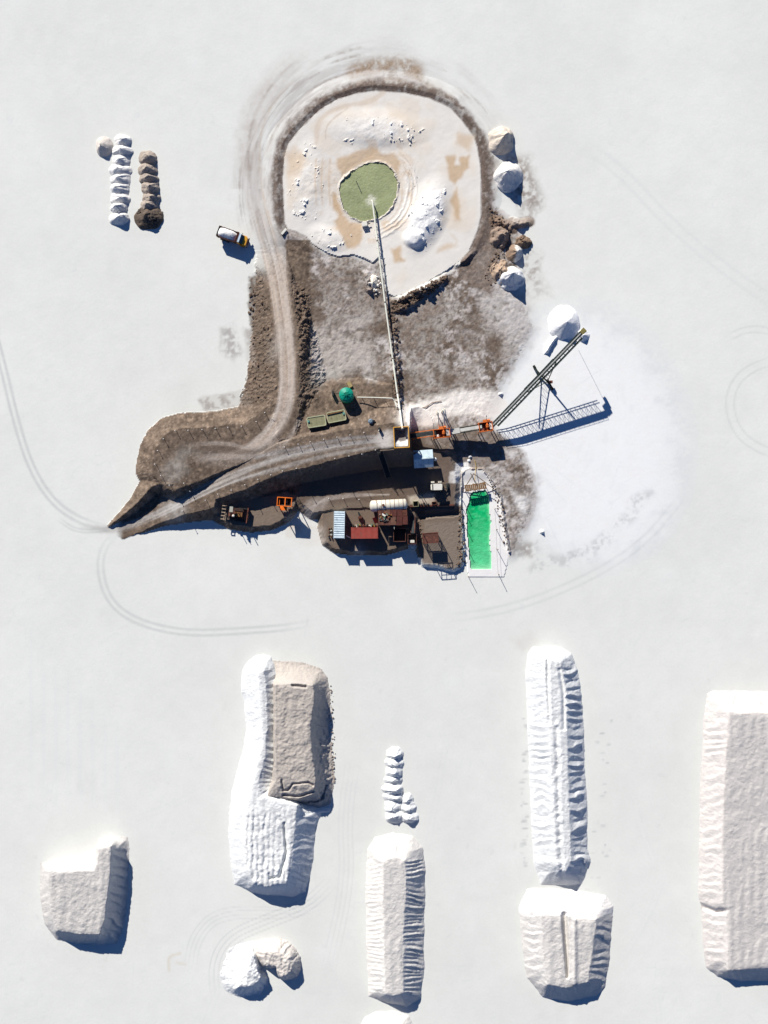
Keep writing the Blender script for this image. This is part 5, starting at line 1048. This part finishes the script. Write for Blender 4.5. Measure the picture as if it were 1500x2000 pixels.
# trestle with plank deck at the pool head
dk = at(929, 951, .1, 2.0); T = thing('plank_deck', 'weathered plank deck on trestles over the head of the emerald pool', 'deck', dk, math.radians(9))
for k in range(11): MB().box((-2.2 + k * .44, random.uniform(-.06, .06), 1.75 + random.uniform(0, .03)), (.38, 1.5 + random.uniform(-.15, .15), .06), rz=random.uniform(-.03, .03)).build('plank', M_wood, T)
for y in (-.6, .6): MB().beam((-2.5, y, 1.64), (2.5, y, 1.64), .14).build('joist', M_wood, T)
for x in (-2.2, 0, 2.2):
    for y in (-.6, .6): MB().beam((x, y * 1.4, -1.2), (x, y, 1.6), .12).build('leg', M_wood, T)
MB().beam((1.9, .4, 1.86), (2.9, -.1, 2.0), .1).build('loose_board', M_wood, T)
for i, (a, c, lab) in enumerate([((925, 925, 3.0), (903, 960, .2), 'wooden spar sloping from the tripod top to the pad side'), ((925, 925, 3.0), (965, 955, .3), 'wooden spar sloping from the tripod top to the salt side'), ((919, 924, .6), (931, 945, 2.2), 'thin dark spar between deck and the pool head')]):
    tag(MB().cyl(P(*a), P(*c), .1 - .02 * i, 8, .07).build('spar', M_wood if i < 2 else M_dark), lab, 'spar')
tag(MB().tube([P(927, 898, .5), P(930, 912, .6), P(928, 925, 1.2), P(927, 940, 2.0)], .06, 6).build('hose', mat('ochre_hose', (190, 160, 80), .7, .1, 2)), 'ochre hose running onto the plank deck', 'hose')
for i, (px, py, lab) in enumerate([(918, 892, 'pale lump lying where the ochre hose ends'), (850, 897, 'pale lump on dirt beside the blue-white shed'), (916, 900, 'pale lump next to the salt-crusted corner by the hose')]): heap('salt_lump', lab, 'salt lump', px, py, 3.5, 3.5, .4, FRESH, 110 + i)
tag(MB().tube([P(966.5, 998, 1.4), P(969.5, 1034, 1.3), P(970, 1072, 1.3), P(973, 1121, 1.3)], .02, 5).build('pool_wire', M_dark), 'thin wire strung between the poles on the pool salt side', 'wire')

# orange loading hopper on legs
T = thing('loading_hopper', 'bright orange open steel loading hopper on legs at the bench end', 'hopper', at(555.5, 980, 1.2, 4.4), math.radians(-4)); h = 3.2
for y in (-1, 1): MB().box((0, y * .95, h), (3.3, .16, .18)).build('rim_beam', M_brightorange, T)
for x in (-1, 1): MB().box((x * 1.6, 0, h + .003), (.16, 1.75, .18)).build('rim_beam', M_brightorange, T)
MB().box((.15, 0, h), (.2, 1.76, .16)).box((-1.15, 0, h - .3), (.1, 1.76, .12)).build('cross_bar', M_brightorange, T)
b = MB(); to = [(-1.55, -.9), (1.55, -.9), (1.55, .9), (-1.55, .9)]; bo = [(-.5, -.3), (.5, -.3), (.5, .3), (-.5, .3)]
b.add([(x, y, h - .06) for x, y in to] + [(x, y, 1.2) for x, y in bo], [(i, (i + 1) % 4, (i + 1) % 4 + 4, i + 4) for i in range(4)]); b.build('hopper_wall', mat('dark_inner_plate', (60, 50, 44), .8, .3, 1), T)
for x in (-1, 1):
    for y in (-1, 1): MB().beam((x * 1.6, y * 1.0, -.2), (x * 1.55, y * .92, h - .1), .16).build('leg', M_brightorange, T)
MB().box((-.4, -1.5, .9), (1.6, .9, .12)).box((-1.1, -1.9, .45), (.12, .12, .9)).box((.3, -1.9, .45), (.12, .12, .9)).build('step_platform', M_brightorange, T)

# ------------------------------------------------------------------ container bench
def container(label, px, py, L_, W_, m, axis_y, nrib, zr):
    z0 = 1.35; T = thing('container', label, 'container', at(px, py, z0, z0 + 2.6), math.radians(zr)); Hh = 2.55
    R = (lambda x, y, z: (y, x, z)) if axis_y else (lambda x, y, z: (x, y, z))
    for x in (-1, 1):
        for y in (-1, 1): MB().box(R(x * (L_ / 2 - .08), y * (W_ / 2 - .08), Hh / 2), (.16, .16, Hh)).build('corner_post', m, T)
    for y in (-1, 1):
        vs = [R(x, y * (W_ / 2 - .05 - (.04 if (k // 2) % 2 else 0)), z) for k, x in enumerate(np.linspace(-L_ / 2 + .1, L_ / 2 - .1, 44)) for z in (.1, Hh - .06)]
        MB().add(vs, [(2 * k, 2 * k + 2, 2 * k + 3, 2 * k + 1) for k in range(43)]).build('side_wall', m, T)
        MB().beam(R(-L_ / 2, y * (W_ / 2 - .04), Hh), R(L_ / 2, y * (W_ / 2 - .04), Hh), .1, .12).build('top_rail', m, T)
    for x in (-1, 1): MB().box(R(x * (L_ / 2 - .06), 0, Hh / 2), R(.06, W_ - .2, Hh - .1)).build('end_wall' if x < 0 else 'door', m, T)
    MB().box((0, 0, .08), R(L_ - .3, W_ - .3, .12)).build('floor', M_dark, T)
    a0 = R(-L_ / 2 + .05, -W_ / 2 + .08, Hh + .02); a1 = R(L_ / 2 - .05, -W_ / 2 + .08, Hh + .02); sv = R(0, W_ - .16, 0)
    corrug(T, 'roof', a0, a1, sv, m, nrib, amp=.06)
    return T
container('red corrugated shipping container below the rusty-roofed workshop', 712, 1041, 6.1, 2.5, M_red, False, 22, 0.5)
container('pale blue-grey container with ribbed roof beside the red one', 662.5, 1025, 6.2, 2.45, M_greyblue, True, 12, -1)
# white horizontal tank
wt = at(759, 987, ZT - .1, 4.0); T = thing('storage_tank', 'long cream horizontal cylinder tank with dark bands, rust at one end', 'tank', wt, math.radians(3)); r = 1.3
MB().lathe([(.05, -4.3), (.7, -4.2), (1.12, -4.0), (r, -3.75), (r, 3.75), (1.12, 4.0), (.7, 4.2), (.05, 4.3)], (0, 0, 1.55), 30, 'X').build('tank_shell', M_cream, T, smooth=True)
for k in range(7): MB().lathe([(r - .02, -.05), (r + .04, -.05), (r + .04, .05), (r - .02, .05)], (-2.6 + k * .98, 0, 1.55), 30, 'X').build('band', M_post if k % 2 else M_darkrust, T)
for x in (-2.8, 0, 2.8): MB().box((x, 0, .25), (.4, 2.2, .7)).build('saddle', M_concrete, T)
MB().cyl((-1.2, .1, 2.8), (-1.2, .1, 3.1), .3, 14).build('manhole', M_rust, T)
MB().cyl((-2.8, .9, 2.3), (-2.8, 1.3, 3.4), .05, 6).build('vent_pipe', M_orange, T)
# workshop with rusty patchwork roof
wk = at(767, 1010, 1.35, 4.2); T = thing('workshop', 'workshop with dark rusty patchwork roof strewn with scrap', 'workshop', wk, math.radians(1))
rm = [M_darkrust, M_rust, mat('maroon_sheet', (88, 48, 42), .8, .3, 1.3), mat('brown_sheet', (112, 80, 66), .8, .3, 1.3)]
sheets = [(-3.3, -1.9, .2, 1.7), (-1.9, -.6, .1, 1.75), (-.6, .9, .2, 1.7), (.9, 2.2, .15, 1.7), (2.2, 3.3, .3, 1.6), (-3.3, -2.0, -1.75, .2), (-2.0, -.5, -1.8, .1), (-.5, .8, -1.75, .2), (.8, 2.1, -1.85, .15), (2.1, 3.4, -1.7, .3)]
for i, (x0, x1, y0, y1) in enumerate(sheets):
    zz_ = 2.75 + .06 * (i % 3); corrug(T, 'roof_sheet', (x0 + .02, y0, zz_ - y0 * .03), (x1 - .02, y0, zz_ - y0 * .03), (random.uniform(-.1, .1), y1 - y0 - .03, -.05), rm[(i * 7 + i // 3) % 4], 5)
for x in (-3.2, 3.2): MB().box((x, 0, 1.3), (.1, 3.3, 2.7)).build('end_wall', M_darkrust, T)
MB().box((0, 1.62, 1.3), (6.3, .1, 2.6)).build('back_wall', M_darkrust, T)
for x in (-1.6, 0, 1.6): MB().box((x, -1.6, 1.3), (.14, .14, 2.6)).build('front_post', M_dark, T)
MB().beam((.3, -1.9, 2.6), (.3, -2.7, 2.5), .08).build('spout', M_pipe, T)
cols = [(196, 194, 186), (150, 84, 50), (72, 120, 98), (140, 128, 112), (60, 56, 54), (160, 136, 66), (110, 116, 122), (120, 80, 64)]
cm = [mat('scrap_%d' % i, c, .7, .2, 3) for i, c in enumerate(cols)]
SC = ['pale', 'orange-brown', 'dull green', 'beige', 'black', 'ochre', 'grey', 'brown']
def scrap(px, py, z, sx, sy, sz, m, lab):
    b = MB(); b.box((0, 0, sz / 2), (sx, sy, sz), rz=0, taper=random.uniform(.75, 1)); b.box((sx * .3, sy * .2, sz * .9), (sx * .5, sy * .4, sz * .5), rz=.5); o = b.build('scrap_piece', m); p = P(px, py, z); o.location = p; o.rotation_euler = (0, 0, random.uniform(0, 3)); return tag(o, lab, 'scrap', 'scrap strewn over the workshop roof')
for i in range(24):
    px = random.gauss(754, 8); py = random.gauss(1008, 5); px = min(max(px, 742), 778); py = min(max(py, 999), 1020)
    scrap(px, py, 4.24, random.uniform(.15, .6), random.uniform(.12, .35), random.uniform(.08, .3), cm[i % 8], SC[i % 8] + ' piece of scrap lying on the rusty workshop roof')
tag(MB().box((0, 0, .06), (.95, .4, .12), rz=-.6).box((.2, -.1, .14), (.4, .25, .08), rz=-.6).build('white_scrap', M_white), 'larger white panel among the scrap on the rusty roof', 'scrap').location = P(749.5, 1006, 4.26)
# scrap between containers
lab = 'piece of scrap along the back edge of the red container'
for i in range(16):
    o = scrap(686 + i * 3.4, 1026.5 + random.uniform(-1.5, 1.2), 1.38, random.uniform(.3, .7), random.uniform(.2, .4), random.uniform(.3, .9), cm[[7, 4, 3, 0, 2, 5, 4, 7][i % 8]], SC[[7, 4, 3, 0, 2, 5, 4, 7][i % 8]] + ' ' + lab); o['group'] = 'scrap behind the red container'
lab = 'piece of scrap beside the blue-grey container wall'
for i in range(12):
    o = scrap(646 + random.uniform(-4, 3), 1030 + i * 1.9 + random.uniform(-2, 2), 1.38, random.uniform(.2, .6), random.uniform(.15, .4), random.uniform(.2, .6), cm[[3, 4, 7, 0][i % 4]], SC[[3, 4, 7, 0][i % 4]] + ' ' + lab); o['group'] = 'scrap beside the blue-grey container'
T = thing('engine_block', 'rusty engine block on the ground between the two containers', 'engine', at(704, 1011)); MB().box((0, 0, .4), (.9, .6, .6)).box((0, 0, .8), (.7, .35, .25)).build('block', M_rust, T); MB().cyl((-.6, 0, .45), (.6, 0, .45), .2, 10).build('shaft', M_dark, T); MB().box((-.3, .7, .3), (.3, 1.3, .5), rz=.3).build('manifold', M_dark, T)
T = thing('scrap_door', 'reddish scrap door leaning at the workshop corner', 'scrap', at(733, 1016)); MB().box((0, 0, .7), (.9, 1.6, .08), rx=.5, rz=.4).build('panel', mat('pink_red_panel', (150, 82, 76), .7, .2, 1.2), T); MB().beam((-.5, .4, .2), (-.5, -.6, .9), .1).build('brace', M_dark, T)
tag(MB().box((0, 0, .2), (1.1, .28, .1), rz=-.5).box((.3, -.2, .28), (.5, .2, .08), rz=-.5).build('plank', M_pipe), 'pale plank lying between the two containers', 'plank').location = at(680, 1048)
# open brown bin, small elevator and bin
def openbox(name, label, cat, px, py, z0, top, L_, W_, m, rz=0, fill=None, th=.1):
    T = thing(name, label, cat, at(px, py, z0, top), math.radians(rz)); h = top - z0
    for y in (-1, 1): MB().box((0, y * W_ / 2, h / 2), (L_ + th, th, h)).build('side_plate', m, T)
    for x in (-1, 1): MB().box((x * L_ / 2, 0, h / 2), (th, W_ - th - .004, h)).build('end_plate', m, T)
    MB().box((0, 0, .1), (L_ - th, W_ - th, .1)).build('floor_plate', M_dark, T)
    if fill: MB().box((0, -W_ * .25, h * .45), (L_ - th * 1.2, W_ * .42, h * .5), taper=.6).build('salt_fill', fill, T)
    return T
openbox('steel_bin', 'open brown steel bin in front of the workshop', 'bin', 780.5, 1045, 1.3, 3.2, 2.7, 2.9, M_darkrust)
openbox('salt_bin', 'narrow open steel bin with white salt at its lip', 'bin', 805, 1053, 1.0, 3.0, 1.9, 2.2, M_darkrust, fill=M_saltclod)
T = thing('salt_chute', 'pale funnel spout below the narrow salt bin', 'chute', at(805, 1067, .5)); MB().lathe([(.25, 0), (.35, .5), (1.0, 1.2), (.95, 1.25)], (0, 0, 0), 12).build('funnel', M_cream, T); MB().blob((0, .1, 1.25), .75, 4, .4).build('salt_fill', M_saltclod, T)
conveyor('belt_conveyor', 'narrow rusty feeder frame running to the salt bin', P(807, 1008, 1.6), P(806, 1041, 3.3), .85, M_darkrust, M_dark, legs=(.6,), ground=.9)
# tall rusty cage rack
z0 = .95; T = thing('steel_cage', 'tall rusty steel lattice cage standing on the brown pad', 'cage', at(841.5, 1051, z0, 5.2), math.radians(4)); L_, W_, Hh = 3.3, 2.2, 4.3
for x in (-1, 1):
    for y in (-1, 1): MB().box((x * L_ / 2, y * W_ / 2, Hh / 2), (.12, .12, Hh)).build('corner_post', M_rust, T)
for z in (1.3, 2.8, Hh):
    for y in (-1, 1): MB().box((0, y * W_ / 2, z), (L_ + .12, .1, .12)).build('rail', M_rust, T)
    for x in (-1, 1): MB().box((x * L_ / 2, 0, z + .003), (.1, W_ - .1, .12)).build('rail', M_rust, T)
for x in (-.55, .55): MB().box((x, 0, Hh), (.08, W_, .08)).build('top_bar', M_rust, T)
MB().box((0, 0, Hh + .003), (L_, .08, .08)).build('top_bar', M_rust, T)
for k in range(9):
    for y in (-1, 1): MB().box((-L_ / 2 + (k + 1) * L_ / 10, y * W_ / 2, 1.45), (.05, .05, 2.9)).build('bar', M_rust, T)
for k in range(6):
    for x in (-1, 1): MB().box((x * L_ / 2, -W_ / 2 + (k + 1) * W_ / 7, 1.45), (.05, .05, 2.9)).build('bar', M_rust, T)
MB().box((0, 0, 2.75), (L_ - .1, W_ - .1, .05)).build('shelf', M_darkrust, T)
# things along the terrace wall
openbox('olive_bin', 'square olive bin on the terrace wall', 'bin', 812, 984, 1.7, 2.7, 1.15, 1.15, M_olive, 4)
openbox('brown_crate', 'small brown crate near the end of the terrace wall', 'crate', 848, 983, 1.7, 2.2, .95, .7, M_rust, 3)
for i, (px, py) in enumerate([(823, 985), (828, 983), (831, 986), (836, 985)]):
    T = thing('can', ['white', 'orange-brown', 'blue-grey', 'beige'][i] + ' can on the terrace wall between olive bin and brown crate', 'can', at(px, py, 1.7), 0, 'cans on the terrace wall'); MB().cyl((0, 0, 0), (0, 0, .55), .2, 12).build('shell', [M_white, cm[1], M_greyblue, cm[3]][i], T); MB().lathe([(.2, .5), (.23, .55), (.23, .6), (.1, .66)], (0, 0, 0), 12).build('lid', M_dark, T)
for i, (a, c) in enumerate([((818, 963, 1.8), (827, 980, 2.6)), ((824, 966, 1.8), (834, 984, 2.4))]): tag(MB().cyl(P(*a), P(*c), .06, 6).build('leaning_rod', M_dark), ['thin dark rod leaning over pale rubble by the olive bin', 'second thin dark rod leaning beside the cans on the wall'][i], 'rod')
tag(MB().tube([P(800, 798, .5), P(818, 798, .5), P(832, 795, .5), P(845, 786, .5), P(862, 783, .5)], .07, 6).build('hose', M_wood), 'brown hose curling over the white spill above the belts', 'hose')
tag(MB().cyl(P(797, 838, 1.2), P(803, 822, 4.0), .1, 8).build('prop', M_pipe), 'pale prop leaning at the hopper corner', 'prop')
